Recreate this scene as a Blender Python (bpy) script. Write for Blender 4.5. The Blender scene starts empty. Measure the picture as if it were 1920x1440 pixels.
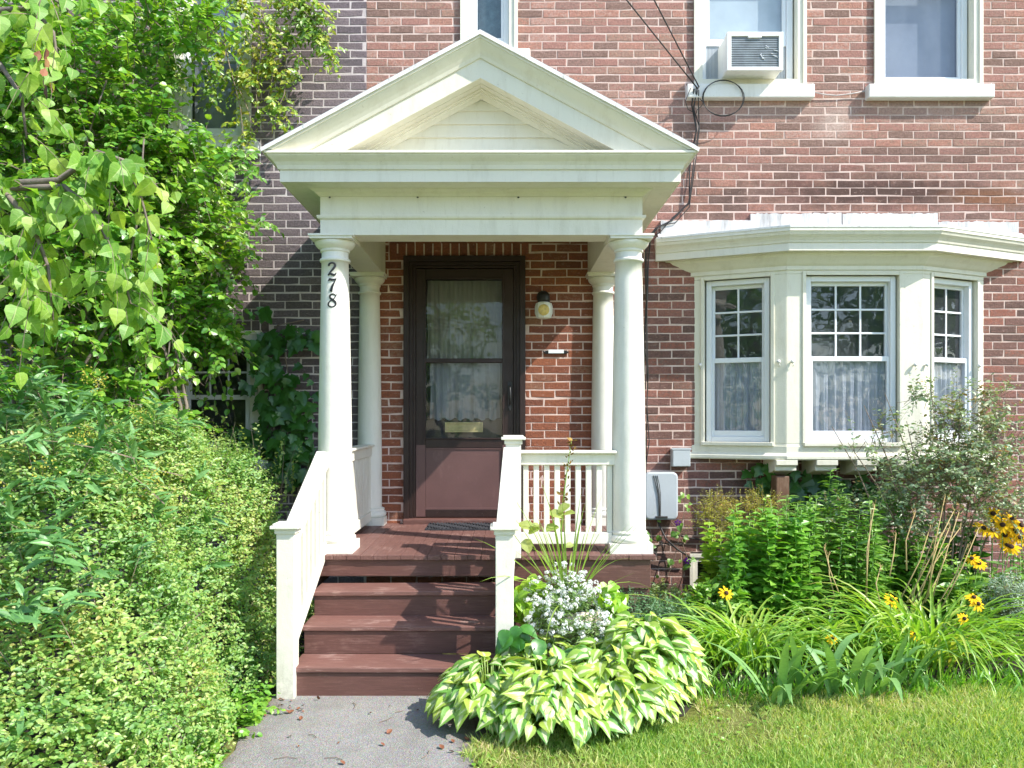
import bpy, bmesh, math, random
import numpy as np
from mathutils import Vector, Matrix
rng = np.random.default_rng(11); random.seed(11)
S = bpy.context.scene; COL = S.collection
R = math.radians
CAMY, CAMZ, F, CX, CY = -6.67, 1.52, 1500.0, 946.0, 785.0
def at(px, py, Y):
    D = Y - CAMY
    return Vector(((px - CX) * D / F, Y, CAMZ - (py - CY) * D / F))

# ------------------------------------------------------------------ objects
ORG = {}
def origin(o): return ORG.get(o.name, Vector((0, 0, 0))) if o else Vector((0, 0, 0))
def tag(o, label=None, cat=None, group=None, kind=None):
    if label: o['label'] = label
    if cat: o['category'] = cat
    if group: o['group'] = group
    if kind: o['kind'] = kind
    return o
def thing(name, label, cat, loc=(0, 0, 0), group=None):
    o = bpy.data.objects.new(name, None); COL.objects.link(o)
    o.empty_display_size = .1; o.location = loc; ORG[o.name] = Vector(loc)
    return tag(o, label, cat, group)
def emptypart(name, parent):
    o = bpy.data.objects.new(name, None); COL.objects.link(o); o.empty_display_size = .1
    o.parent = parent; ORG[o.name] = origin(parent).copy(); return o
def link(name, me, parent=None, org=None):
    o = bpy.data.objects.new(name, me); COL.objects.link(o)
    if parent is not None:
        o.parent = parent; g = origin(parent)
    else:
        g = Vector(org) if org is not None else Vector((0, 0, 0)); o.location = g
    if g.length > 0: me.transform(Matrix.Translation(-g))
    ORG[o.name] = g.copy()
    return o
def bevel(o, w=.003, seg=2):
    m = o.modifiers.new('bevel', 'BEVEL'); m.width = w; m.segments = seg; m.limit_method = 'ANGLE'; m.angle_limit = R(40)
    return o
def copy_tree(o, parent=None, move=None):
    c = o.copy(); COL.objects.link(c)
    if parent is not None: c.parent = parent
    if move is not None: c.location = Vector(o.location) + Vector(move)
    ORG[c.name] = origin(o).copy()
    for ch in list(o.children): copy_tree(ch, c)
    return c

class MB:
    def __init__(s): s.v = []; s.f = []; s.m = []; s.M = Matrix.Identity(4); s.mi = 0; s.sm = []; s.smooth = False
    def add(s, vs, fs):
        b = len(s.v); s.v += [tuple(s.M @ Vector(p)) for p in vs]
        for f in fs:
            s.f.append([i + b for i in f]); s.m.append(s.mi); s.sm.append(s.smooth)
        return s
    def box(s, x0, x1, y0, y1, z0, z1):
        return s.add([(x0,y0,z0),(x1,y0,z0),(x1,y1,z0),(x0,y1,z0),(x0,y0,z1),(x1,y0,z1),(x1,y1,z1),(x0,y1,z1)],
                     [(0,3,2,1),(4,5,6,7),(0,1,5,4),(1,2,6,5),(2,3,7,6),(3,0,4,7)])
    def bar(s, a, b, w, h, up=(0,0,1)):
        a, b = Vector(a), Vector(b); d = (b - a).normalized(); u = Vector(up); sd = d.cross(u).normalized(); u = sd.cross(d)
        q = []
        for p in (a, b):
            for i, j in ((-1,-1),(1,-1),(1,1),(-1,1)): q.append(tuple(p + sd * (w/2*i) + u * (h/2*j)))
        return s.add(q, [(0,3,2,1),(4,5,6,7),(0,1,5,4),(1,2,6,5),(2,3,7,6),(3,0,4,7)])
    def quad(s, *p): return s.add(p, [tuple(range(len(p)))])
    def lathe(s, prof, c=(0,0,0), n=32, caps=True):
        vs = []; fs = []; m = len(prof)
        for i in range(n):
            a = 2*math.pi*i/n
            for r, z in prof: vs.append((c[0]+r*math.cos(a), c[1]+r*math.sin(a), c[2]+z))
        for i in range(n):
            j = (i+1) % n
            for k in range(m-1): fs.append((i*m+k, j*m+k, j*m+k+1, i*m+k+1))
        if caps:
            fs.append([i*m for i in range(n)][::-1]); fs.append([i*m+m-1 for i in range(n)])
        return s.add(vs, fs)
    def tube(s, pts, r, n=6):
        pts = [Vector(p) for p in pts]; vs = []; fs = []
        rs = r if isinstance(r, (list, tuple)) else [r]*len(pts)
        ref = Vector((.31,.77,.55))
        for i, p in enumerate(pts):
            d = (pts[min(i+1,len(pts)-1)] - pts[max(i-1,0)]).normalized()
            u = d.cross(ref); u = u.normalized() if u.length > 1e-4 else Vector((1,0,0)); w = d.cross(u)
            for k in range(n):
                a = 2*math.pi*k/n; vs.append(tuple(p + u*(rs[i]*math.cos(a)) + w*(rs[i]*math.sin(a))))
        for i in range(len(pts)-1):
            for k in range(n):
                l = (k+1) % n; fs.append((i*n+k, i*n+l, (i+1)*n+l, (i+1)*n+k))
        fs.append(list(range(n))[::-1]); fs.append([(len(pts)-1)*n+k for k in range(n)])
        return s.add(vs, fs)
    def prism(s, poly, y0, y1):           # poly in (x,z), extruded along y
        n = len(poly)
        return s.add([(x,y0,z) for x,z in poly]+[(x,y1,z) for x,z in poly],
                     [tuple(range(n)), tuple(range(2*n-1,n-1,-1))]+[(i,i+n,(i+1)%n+n,(i+1)%n) for i in range(n)])
    def sweep(s, prof, path):             # prof (p,z); path(p) -> [(x,y)...]
        rows = [[(x,y,z) for x,y in path(p)] for p,z in prof]; n = len(rows[0]); vs = [q for r in rows for q in r]; fs = []
        for i in range(len(rows)-1):
            for k in range(n-1): fs.append((i*n+k, i*n+k+1, (i+1)*n+k+1, (i+1)*n+k))
        return s.add(vs, fs)
    def build(s, name, mats, parent=None, org=None, bev=0, recalc=True):
        me = bpy.data.meshes.new(name); me.from_pydata(s.v, [], s.f)
        for m in (mats if isinstance(mats, (list,tuple)) else [mats]): me.materials.append(m)
        me.polygons.foreach_set('material_index', s.m); me.polygons.foreach_set('use_smooth', s.sm)
        if recalc:
            b = bmesh.new(); b.from_mesh(me); bmesh.ops.recalc_face_normals(b, faces=b.faces); b.to_mesh(me); b.free()
        me.update(); o = link(name, me, parent, org)
        if bev: bevel(o, bev)
        return o

# ------------------------------------------------------------------ materials
def srgb(h):
    h = h.lstrip('#'); c = [int(h[i:i+2],16)/255 for i in (0,2,4)]
    return tuple((x/12.92 if x <= .04045 else ((x+.055)/1.055)**2.4) for x in c) + (1,)
def C(c): return srgb(c) if isinstance(c, str) else (tuple(c)+(1,))[:4]
class NT:
    def __init__(s, name):
        s.mat = bpy.data.materials.new(name); s.mat.use_nodes = True; s.t = s.mat.node_tree; s.t.nodes.clear()
        s.out = s.n('OutputMaterial')
    def n(s, t, **kw):
        nd = s.t.nodes.new('ShaderNode'+t)
        for k, v in kw.items(): setattr(nd, k, v)
        return nd
    def put(s, sock, v):
        if v is None: return
        if hasattr(v, 'bl_idname') or hasattr(v, 'is_output'):
            s.t.links.new(v if hasattr(v,'is_output') else v.outputs[0], sock)
        else: sock.default_value = v
    def pos(s): return s.n('NewGeometry').outputs['Position']
    def rnd(s): return s.n('NewGeometry').outputs['Random Per Island']
    def scale(s, v, sc):
        m = s.n('VectorMath', operation='MULTIPLY'); s.put(m.inputs[0], v); m.inputs[1].default_value = sc; return m.outputs[0]
    def noise(s, vec, sc, det=4, rough=.6, dist=0):
        m = s.n('TexNoise'); s.put(m.inputs['Vector'], vec); m.inputs['Scale'].default_value = sc; m.inputs['Detail'].default_value = det
        m.inputs['Roughness'].default_value = rough; m.inputs['Distortion'].default_value = dist; return m.outputs[0]
    def math(s, op, a, b=0.0, clamp=False):
        m = s.n('Math', operation=op); m.use_clamp = clamp; s.put(m.inputs[0], a); s.put(m.inputs[1], b); return m.outputs[0]
    def map(s, v, a, b, c=0.0, d=1.0):
        m = s.n('MapRange'); m.clamp = True; s.put(m.inputs[0], v)
        for i, x in enumerate((a,b,c,d)): m.inputs[i+1].default_value = x
        return m.outputs[0]
    def ramp(s, v, stops, interp='LINEAR'):
        m = s.n('ValToRGB'); m.color_ramp.interpolation = interp; e = m.color_ramp.elements
        while len(e) < len(stops): e.new(.5)
        for i, (p, c) in enumerate(stops): e[i].position = p; e[i].color = C(c)
        s.put(m.inputs[0], v); return m.outputs[0]
    def mix(s, f, a, b, mode='MIX'):
        m = s.n('MixRGB', blend_type=mode); s.put(m.inputs[0], f)
        for i, x in ((1,a),(2,b)): s.put(m.inputs[i], C(x) if isinstance(x,(str,tuple)) else x)
        return m.outputs[0]
    def bump(s, h, st=.3, d=.01):
        b = s.n('Bump'); s.put(b.inputs['Height'], h); b.inputs['Strength'].default_value = st; b.inputs['Distance'].default_value = d; return b.outputs[0]
    def pr(s, col, rough=.6, normal=None, spec=.5, metal=0, out=True):
        p = s.n('BsdfPrincipled'); s.put(p.inputs['Base Color'], C(col) if isinstance(col,(str,tuple)) else col)
        s.put(p.inputs['Roughness'], rough); p.inputs['Metallic'].default_value = metal; p.inputs['Specular IOR Level'].default_value = spec
        if normal is not None: s.put(p.inputs['Normal'], normal)
        if out: s.t.links.new(p.outputs[0], s.out.inputs[0])
        return p
    def mixsh(s, f, a, b):
        m = s.n('MixShader'); s.put(m.inputs[0], f); s.put(m.inputs[1], a); s.put(m.inputs[2], b); return m
    def surf(s, sh): s.t.links.new(sh.outputs[0], s.out.inputs[0]); return s.mat
    def sep(s, v): m = s.n('SeparateXYZ'); s.put(m.inputs[0], v); return m.outputs
    def ell(s, c, r, e0=1.0, e1=.4, nz=None):       # soft ellipse mask round a world point
        a = s.n('VectorMath', operation='SUBTRACT'); s.put(a.inputs[0], s.pos()); a.inputs[1].default_value = c
        b = s.n('VectorMath', operation='DIVIDE'); s.put(b.inputs[0], a.outputs[0]); b.inputs[1].default_value = r
        l = s.n('VectorMath', operation='LENGTH'); s.put(l.inputs[0], b.outputs[0]); v = l.outputs['Value']
        if nz is not None: v = s.math('ADD', v, nz)
        return s.map(v, e0, e1)

def simple(name, col, rough=.6, var=.12, sc=6, spec=.5, metal=0, bumpst=.15, bsc=60, dirt=None, dirtamt=.5):
    n = NT(name); p = n.pos(); z = n.noise(p, sc, 5)
    c = C(col); lo = tuple(x*(1-var) for x in c[:3]); hi = tuple(min(1, x*(1+var)) for x in c[:3])
    cc = n.ramp(z, [(.3, lo), (.7, hi)])
    if dirt:
        d = n.map(n.noise(n.scale(p, (1,1,.35)), sc*1.7, 8, .7), .56, .72, 0, dirtamt); cc = n.mix(d, cc, dirt)
    n.pr(cc, rough, n.bump(n.noise(p, bsc, 3), bumpst, .004), spec, metal); return n.mat

def paint(name, col, dirt, chips=.6, gloss=.45, amt=.35):
    n = NT(name); p = n.pos()
    z = n.noise(p, 3.0, 5); c = C(col); cc = n.ramp(z, [(.3, tuple(x*.94 for x in c[:3])), (.7, c[:3])])
    grime = n.map(n.noise(n.scale(p, (3,3,.6)), 4.0, 9, .72), .5, .78, 0, amt); cc = n.mix(grime, cc, dirt)
    fl = n.map(n.noise(p, 38, 6, .75), .655, .69, 0, chips); cc = n.mix(fl, cc, '#8d8674')
    h = n.math('ADD', n.math('ADD', n.noise(p, 14, 6, .7), n.math('MULTIPLY', fl, -.3)), n.math('MULTIPLY', n.noise(p, 120, 4, .7), .25)); cc = n.mix(n.math('MULTIPLY', n.map(n.noise(n.scale(p, (60,60,4)), 1.0, 5, .7), .6, .75), .22), cc, dirt)
    lowd = n.math('MULTIPLY', n.map(n.sep(p)[2], .30, .05), n.map(n.noise(p, 11, 7, .75), .40, .66, 0, .5)); cc = n.mix(lowd, cc, '#77745f')
    n.pr(cc, n.map(z, .3, .7, gloss-.05, gloss+.15), n.bump(h, .35, .008), .4); return n.mat
M = {}
M['white'] = paint('white_paint', (.745,.722,.63), '#9a9274', chips=.5, amt=.32)
M['cream'] = paint('cream_paint', (.74,.715,.60), '#a89a78', chips=.5, amt=.32)
M['column'] = paint('column_paint', (.745,.73,.66), '#a09a80', chips=.3, amt=.28)
M['vinyl'] = simple('white_vinyl', (.72,.745,.77), .35, .03, 3, bumpst=.03)
M['sill'] = paint('sill_paint', (.74,.73,.69), '#9a9684', chips=.9)
M['flash'] = paint('flashing_paint', (.58,.58,.575), '#6b6862', chips=1.0, amt=.9)
M['weathered'] = paint('weathered_trim', (.66,.65,.55), '#8d8b70', chips=.8, amt=.6)

def wood(name, col, worn, grain=(1.2,14,14), rough=.5, amt=.6):
    n = NT(name); p = n.pos(); g = n.noise(n.scale(p, grain), 6, 8, .7, .3); w = n.noise(p, 5, 7, .7)
    c = C(col); cc = n.ramp(g, [(.3, tuple(x*.78 for x in c[:3])), (.7, tuple(x*1.2 for x in c[:3]))])
    m = n.map(n.math('ADD', n.math('MULTIPLY', g, .6), n.math('MULTIPLY', w, .6)), .64, .86, 0, amt); cc = n.mix(m, cc, worn); cc = n.mix(n.map(n.noise(p, 75, 5, .8), .66, .72, 0, .55), cc, '#b9a79f'); cc = n.mix(n.map(n.noise(p, 42, 6, .8), .62, .70, 0, .5), cc, tuple(x*.45 for x in c[:3]))
    n.pr(cc, n.map(w, .3, .7, rough-.1, rough+.15), n.bump(g, .35, .004), .45); return n.mat
M['brown'] = wood('brown_paint', (.122,.056,.046), '#8d7067', amt=.75)
M['deck'] = wood('brown_deck', (.150,.074,.062), '#a58d84', grain=(14,1.2,14), amt=.75)
M['tread'] = wood('brown_tread', (.175,.085,.070), '#b59d93', amt=1.0)
M['darkbrown'] = wood('dark_door_frame', (.022,.009,.007), '#3a241e', grain=(12,12,1.5), rough=.45, amt=.2)
M['doorpaint'] = simple('door_panel_paint', (.115,.058,.055), .42, .1, 4, dirt='#8b6f6a', dirtamt=.25)
M['oldwood'] = wood('bare_old_wood', (.16,.085,.05), '#9a8a78', grain=(12,12,1.2), amt=.7)

def brickmat(name, ramp_up, ramp_low, ramp_porch, grey=False):
    n = NT(name); p = n.pos(); r = n.rnd(); x, y, z = n.sep(p)
    nz = n.noise(p, 2.2, 5); fine = n.noise(p, 55, 6, .7); mid = n.noise(n.scale(p, (5,5,12)), 3.0, 6, .65)
    rr = n.math('ADD', r, n.math('MULTIPLY', n.math('SUBTRACT', n.noise(n.scale(p, (14,14,26)), 2.0, 7, .75), .5), 1.1))
    up = n.ramp(rr, ramp_up); lo = n.ramp(rr, ramp_low)
    zl = n.math('ADD', z, n.math('MULTIPLY', n.math('SUBTRACT', nz, .5), 1.2))
    c = n.mix(n.map(zl, 2.7, 3.5), lo, up)
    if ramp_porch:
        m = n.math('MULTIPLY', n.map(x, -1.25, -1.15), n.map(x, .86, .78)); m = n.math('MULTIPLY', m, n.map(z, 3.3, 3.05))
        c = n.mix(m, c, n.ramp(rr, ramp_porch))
    nn = n.math('MULTIPLY', n.math('SUBTRACT', n.noise(p, 4.5, 6, .7), .5), 1.6)
    if not grey:
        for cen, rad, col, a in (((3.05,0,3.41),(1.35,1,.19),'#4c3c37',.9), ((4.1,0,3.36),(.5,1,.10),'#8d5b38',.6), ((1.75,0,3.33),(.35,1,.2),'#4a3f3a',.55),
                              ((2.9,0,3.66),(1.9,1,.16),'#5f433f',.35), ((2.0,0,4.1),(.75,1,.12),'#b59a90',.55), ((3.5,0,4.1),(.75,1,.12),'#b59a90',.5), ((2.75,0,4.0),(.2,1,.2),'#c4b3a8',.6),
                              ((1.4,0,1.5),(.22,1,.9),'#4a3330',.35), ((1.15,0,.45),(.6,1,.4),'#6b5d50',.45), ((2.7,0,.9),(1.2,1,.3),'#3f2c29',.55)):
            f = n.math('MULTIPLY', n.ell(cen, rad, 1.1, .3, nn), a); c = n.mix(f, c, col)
    sm_ = n.map(n.noise(n.scale(p, (1,1,2.2)), 17, 7, .8), .57, .66, 0, .55); c = n.mix(sm_, c, '#c2a89c' if not grey else '#a89f9e')
    dk = n.map(n.noise(n.scale(p, (1,1,1.8)), 21, 7, .8), .60, .70, 0, .6); c = n.mix(dk, c, '#4d3a35' if not grey else '#4a4446')
    ef = n.map(n.noise(p, 9, 8, .75), .62, .74, 0, .45); c = n.mix(ef, c, '#b8a49a' if not grey else '#a79f9f')
    c = n.mix(n.map(fine, .4, .72, 0, .5), c, '#57413b' if not grey else '#3c3638')
    n.pr(c, .9, n.bump(n.math('ADD', fine, n.noise(p, 160, 4, .7)), .8, .008), .2); return n.mat
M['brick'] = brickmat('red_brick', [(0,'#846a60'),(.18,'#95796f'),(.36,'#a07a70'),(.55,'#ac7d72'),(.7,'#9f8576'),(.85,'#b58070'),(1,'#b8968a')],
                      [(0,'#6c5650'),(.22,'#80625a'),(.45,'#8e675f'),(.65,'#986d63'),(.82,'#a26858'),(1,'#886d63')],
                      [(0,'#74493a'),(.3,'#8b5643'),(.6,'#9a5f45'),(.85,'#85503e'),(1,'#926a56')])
M['greybrick'] = brickmat('grey_painted_brick', [(0,'#6e6468'),(.5,'#7a6d71'),(1,'#85777a')], [(0,'#5f5658'),(.5,'#6c6164'),(1,'#776b6c')], None, True)
def mortar(name, a, b, c):
    n = NT(name); p = n.pos(); cc = n.ramp(n.noise(p, 6, 7, .7), [(.3, a), (.5, b), (.75, c)])
    n.pr(cc, .95, n.bump(n.noise(p, 90, 5, .7), .6, .006), .1); return n.mat
M['mortar'] = mortar('mortar', '#a8938a', '#ccb5ab', '#dfccc2')
M['greymortar'] = mortar('painted_mortar', '#a59a99', '#c4b8b6', '#d3c8c6')

def glass(name, tint=(.85,.9,.92), haze=.03, hazecol=(.5,.55,.6), base=.01):
    n = NT(name); t = n.n('BsdfTransparent'); t.inputs[0].default_value = tint+(1,)
    g = n.n('BsdfGlossy'); g.inputs['Roughness'].default_value = .015
    wob = n.noise(n.pos(), 2.5, 2); n.put(g.inputs['Normal'], n.bump(wob, .12, .03))
    d = n.n('BsdfDiffuse'); d.inputs[0].default_value = hazecol+(1,)
    gn = n.n('NewGeometry'); dp = n.n('VectorMath', operation='DOT_PRODUCT'); n.put(dp.inputs[0], gn.outputs['Normal']); n.put(dp.inputs[1], gn.outputs['Incoming'])
    co_ = n.math('SUBTRACT', 1.0, n.math('ABSOLUTE', dp.outputs['Value']), True)
    fac = n.math('ADD', n.math('MULTIPLY', n.math('POWER', co_, 5.0), .92), .062+base)
    a = n.mixsh(n.map(n.noise(n.scale(n.pos(), (1,1,.6)), 3.5, 5, .65), .3, .7, haze*.4, haze*1.6), t, d); return n.surf(n.mixsh(fac, a, g))
M['glass'] = glass('window_glass', haze=.05)
M['doorglass'] = glass('storm_door_glass', haze=.03, base=-.025)
M['screen'] = glass('insect_screen_glass', tint=(.80,.84,.90), haze=.16, hazecol=(.34,.38,.45))
M['upperglass'] = glass('upper_glass', haze=.06, hazecol=(.45,.5,.56))
def cloth(name, col, trans=.3):
    n = NT(name); p = n.pos(); z = n.noise(n.scale(p, (1,1,.15)), 25, 4); c = C(col)
    cc = n.ramp(z, [(.3, tuple(x*.8 for x in c[:3])), (.7, c[:3])])
    d = n.n('BsdfDiffuse'); n.put(d.inputs[0], cc); t = n.n('BsdfTranslucent'); n.put(t.inputs[0], cc)
    return n.surf(n.mixsh(trans, d, t))
M['curtain'] = cloth('sheer_curtain', (.66,.69,.72)); M['lace'] = cloth('lace_curtain', (.33,.32,.27)); M['netting'] = cloth('grey_netting', (.34,.35,.37))
M['shade'] = simple('roller_shade', (.30,.325,.37), .9, .2, 2)
M['inside'] = simple('interior_wall', (.11,.12,.14), .9)
M['black'] = simple('black_iron', (.012,.012,.013), .45, .3, 20)
M['wire'] = simple('cable_rubber', (.03,.028,.027), .6, .3, 8)
M['whitewire'] = simple('pale_cable', (.45,.42,.40), .6, .2, 8)
M['greybox'] = simple('grey_plastic', (.42,.46,.49), .5, .05, 4, dirt='#8b8f90', dirtamt=.3)
M['brass'] = simple('aged_brass', (.50,.39,.17), .45, .25, 25, metal=.15)
M['mat'] = simple('rubber_mat', (.022,.024,.030), .8, .4, 60, bumpst=.6)
M['fin'] = simple('grey_fins', (.27,.31,.35), .5, .2, 15)
M['acwhite'] = simple('off_white_plastic', (.78,.78,.74), .45, .06, 4, dirt='#8f8b7b', dirtamt=.35)
M['jar'] = (lambda n: (n.pr((.78,.80,.74), .25, None, .6), n.mat)[1])(NT('frosted_glass'))
M['bulb'] = simple('amber_bulb', (.65,.50,.16), .3, .2, 40)
M['concrete'] = simple('concrete', (.38,.36,.33), .9, .2, 8, bumpst=.5)
M['roof'] = simple('roof_shingle', (.33,.33,.34), .9, .25, 30, bumpst=.8, bsc=120)
M['galv'] = simple('painted_drip_edge', (.72,.72,.70), .5, .12, 20, dirt='#6f6c66', dirtamt=.7)
M['pot'] = simple('pale_clay_pot', (.60,.50,.43), .85, .12, 9, dirt='#8d7a6b', dirtamt=.5)
M['bark'] = simple('grey_bark', (.17,.14,.115), .9, .35, 18, bumpst=.8, bsc=70)
M['twig'] = simple('twig', (.20,.155,.115), .85, .3, 20)
M['soil'] = simple('soil', (.032,.026,.018), .95, .5, 14, bumpst=1.0, bsc=50)
M['deadleaf'] = (lambda n: (n.pr(n.ramp(n.rnd(), [(0,'#4a3020'),(.4,'#6f4a30'),(.7,'#7f4a30'),(1,'#8f6f48')]), .7), n.mat)[1])(NT('dead_leaf'))
def asphalt():
    n = NT('worn_asphalt'); p = n.pos(); sp = n.noise(p, 110, 5, .85); v = n.n('TexVoronoi'); n.put(v.inputs['Vector'], p); v.inputs['Scale'].default_value = 150
    c = n.ramp(sp, [(.25,(.12,.117,.11)),(.46,(.24,.233,.22)),(.60,(.305,.296,.28)),(.78,(.50,.48,.45))]); c = n.mix(.25, c, v.outputs['Color'], 'SOFT_LIGHT')
    c = n.mix(n.map(n.noise(p, 3.0, 6, .7), .42, .7, 0, .5), c, '#6a6761'); c = n.mix(n.map(n.noise(p, 1.3, 8, .75), .52, .66, 0, .4), c, '#9d988f')
    ed = n.math('ADD', n.math('ABSOLUTE', n.math('ADD', n.sep(p)[0], .70)), n.math('MULTIPLY', n.noise(p, 7, 6, .7), .25)); c = n.mix(n.map(ed, .58, .72, 0, .7), c, '#5d4c3e')
    n.pr(c, .92, n.bump(n.math('ADD', sp, v.outputs[0]), .55, .008), .25); return n.mat
M['asphalt'] = asphalt()

def leaf(name, cols, trans=.38, rough=.42, gl=.055, big=2.0, tcol=None, vein=False, warm=(1.08,1.0,.80)):
    n = NT(name); r = n.rnd(); k = len(cols); cols = [(lambda q: (min(1,q[0]*warm[0]), min(1,q[1]*warm[1]), q[2]*warm[2]))(C(c)) for c in cols]
    base = n.ramp(n.math('ADD', n.math('MULTIPLY', r, .62), n.math('MULTIPLY', n.map(n.noise(n.pos(), big, 3), .35, .65), .38)), [(i/(k-1), c) for i, c in enumerate(cols)])
    fin = n.noise(n.pos(), 60, 3); base = n.mix(n.map(fin, .35, .7, 0, .25), base, '#2f4a1c')
    if vein:
        q = n.sep(n.n('UVMap').outputs[0]); au = n.math('ABSOLUTE', q[0])
        sv = n.math('ABSOLUTE', n.math('SINE', n.math('MULTIPLY', n.math('SUBTRACT', q[1], n.math('MULTIPLY', au, .22)), 24)))
        f = n.math('MAXIMUM', n.map(au, .07, .03), n.map(sv, .2, .05, 0, .6)); base = n.mix(n.math('MULTIPLY', f, .55), base, '#c4d48c')
    d = n.n('BsdfDiffuse'); n.put(d.inputs[0], base)
    t = n.n('BsdfTranslucent'); n.put(t.inputs[0], n.mix(1.0, base, tcol or (1.35,1.35,.55), 'MULTIPLY'))
    g = n.n('BsdfGlossy'); g.inputs['Roughness'].default_value = rough; g.inputs[0].default_value = (.9,.95,.9,1)
    return n.surf(n.mixsh(gl, n.mixsh(trans, d, t), g))
# ================================================================== setting
def sheet(name, poly, z, mat, kind='structure', label=None, cat='ground', jit=0):
    b = MB(); b.quad(*[(x, y, z) for x, y in poly]); o = b.build(name, mat); tag(o, label, cat, None, kind); return o
def groundmat():
    n = NT('lawn_soil'); p = n.pos(); a = n.noise(p, 1.6, 6, .7); f = n.noise(p, 45, 5, .8)
    c = n.ramp(f, [(.3,(.07,.085,.02)),(.5,(.15,.17,.04)),(.7,(.26,.26,.09))]); c = n.mix(n.map(a, .45, .68, 0, .6), c, (.30,.26,.13))
    n.pr(c, .95, n.bump(f, .8, .02), .1); return n.mat
M['lawnsoil'] = groundmat()
g = MB(); g.quad((-60,-70,0),(60,-70,0),(60,3,0),(-60,3,0)); tag(g.build('ground', M['lawnsoil']), 'grassy ground round the houses', 'ground', None, 'structure')
def wob(a, b, n, amp):
    out = []
    for i in range(n+1):
        t = i/n; out.append((a[0]+(b[0]-a[0])*t+random.uniform(-amp,amp), a[1]+(b[1]-a[1])*t+random.uniform(-amp,amp)))
    return out
pl = wob((-1.27,-2.28),(-1.23,-3.6),14,.018)+wob((-1.25,-3.7),(-1.25,-9),20,.03)+wob((-.12,-9),(-.17,-3.4),20,.03)+wob((-.17,-3.3),(.06,-2.28),12,.02)
sheet('path', pl, .006, M['asphalt'], label='worn grey asphalt path leading to the brown steps', cat='path')
bed = wob((.02,-2.9),(.9,-2.62),8,.03)+wob((1.1,-2.35),(3.2,-2.1),14,.05)+wob((3.3,-2.0),(6.5,-1.9),14,.05)+[(6.5,-.0),(-.1,-.0)]+wob((-.1,-2.3),(-.05,-2.9),4,.02)
sheet('soil_bed', bed, .004, M['soil'], label='dark soil of the flower bed below the bay window', cat='soil')
sheet('hedge_soil', [(-9,-9),(-1.3,-9),(-1.3,-2.3),(-1.2,-2.2),(-1.2,-.0),(-9,-.0)], .003, M['soil'], label='dark soil under the hedge', cat='soil')

# ================================================================== walls
PITCH, BL, MG = .0675, .2135, .0090
DOOR = (-.84, .173, .60, 2.875); ARCH = (-.965, .21, 2.875, 3.0)
NW = (-.356, .098, 4.53, 6.3); U1 = (1.587, 2.498, 4.285, 6.05); U2 = (3.084, 3.964, 4.285, 6.05)
BAYO = (1.60, 3.97, 1.21, 2.98); BASE = (1.55, 2.16, .12, .385); FLASH = (2.05, 3.6, 2.9, 3.2)
GU = (-2.78, -2.118, 3.80, 5.7); GL = (-2.80, -2.03, 1.18, 2.24); GARCH = (-2.86, -1.96, 2.24, 2.44)
def wallmesh(name, mats, x0, x1, z0, z1, holes, solid_holes, parent):
    b = MB(); rowi = 0; z = z0
    while z < z1:
        zc = z+PITCH/2; iv = [(x0, x1)]
        for h in holes:
            if h[2] <= zc <= h[3]:
                nv = []
                for a, c in iv:
                    if h[1] <= a or h[0] >= c: nv.append((a, c)); continue
                    if h[0] > a: nv.append((a, h[0]))
                    if h[1] < c: nv.append((h[1], c))
                iv = nv
        off = (BL/2 if rowi % 2 else 0)+random.uniform(-.012,.012)
        for a, c in iv:
            b.mi = 1; b.quad((a,-.0002,z),(c,-.0002,z),(c,-.0002,z+PITCH),(a,-.0002,z+PITCH)); b.mi = 0
            k = math.floor((a-off)/BL); jn = {}
            while off+k*BL < c:
                jn.setdefault(k, random.uniform(-.008,.008)); jn[k+1] = random.uniform(-.008,.008); l = max(a, off+k*BL+jn[k]); r = min(c, off+(k+1)*BL+jn[k+1]); k += 1
                if r-l < .035: continue
                brick(b, l+MG/2*(l>a), r-MG/2*(r<c), z+MG/2, z+PITCH-MG/2)
        z += PITCH; rowi += 1
    return b
def brick(b, l, r, z0, z1):
    wz = .0022*math.sin(1.3*l+z0*11)+.0016*math.sin(3.3*l+z0*37); z0 += wz; z1 += wz
    j = lambda s=.0016: random.uniform(-s, s)
    fy = -.0022+random.uniform(-.0014,.0010); c = .004
    o = [(l+j(),z0+j()),(r+j(),z0+j()),(r+j(),z1+j()),(l+j(),z1+j())]
    if random.random() < .12:
        k = random.randrange(4); q = random.uniform(.003,.008); o[k] = (o[k][0]+(q if k in (0,3) else -q), o[k][1]+(q if k < 2 else -q))
    mid = lambda p, q: ((p[0]+q[0])/2+j(.001), (p[1]+q[1])/2+j(.0025))
    o = [o[0], mid(o[0],o[1]), o[1], o[2], mid(o[2],o[3]), o[3]]
    cx, cz = (l+r)/2, (z0+z1)/2
    ins = [(x+(c if x < cx-.01 else -c if x > cx+.01 else 0), zz+(c if zz < cz else -c)) for x, zz in o]
    tilt = random.uniform(-.0008,.0008)
    v = [(x,.02,zz) for x,zz in o]+[(x,fy+.003+j(.0008)-.001,zz) for x,zz in o]+[(x,fy+tilt*(1 if x>cx else -1)+j(.0006),zz) for x,zz in ins]
    f = []
    for i in range(6):
        k = (i+1) % 6; f += [(i,k,k+6,i+6),(i+6,k+6,k+12,i+12)]
    f += [(12,13,16,17),(13,14,15,16)]
    b.add(v, f)
def soldiers(b, x0, x1, z0, z1, n):
    w = (x1-x0)/n
    b.mi = 1; b.quad((x0,.0003,z0),(x1,.0003,z0),(x1,.0003,z1),(x0,.0003,z1)); b.mi = 0
    for i in range(n): brick(b, x0+i*w+.005, x0+(i+1)*w-.005, z0+.004+random.uniform(-.003,.003), z1-.005)
XB = -1.151
house = thing('brick_house', 'red brick house with a white bay window and a brown front door', 'house', (2.5, 0, 0))
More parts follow.
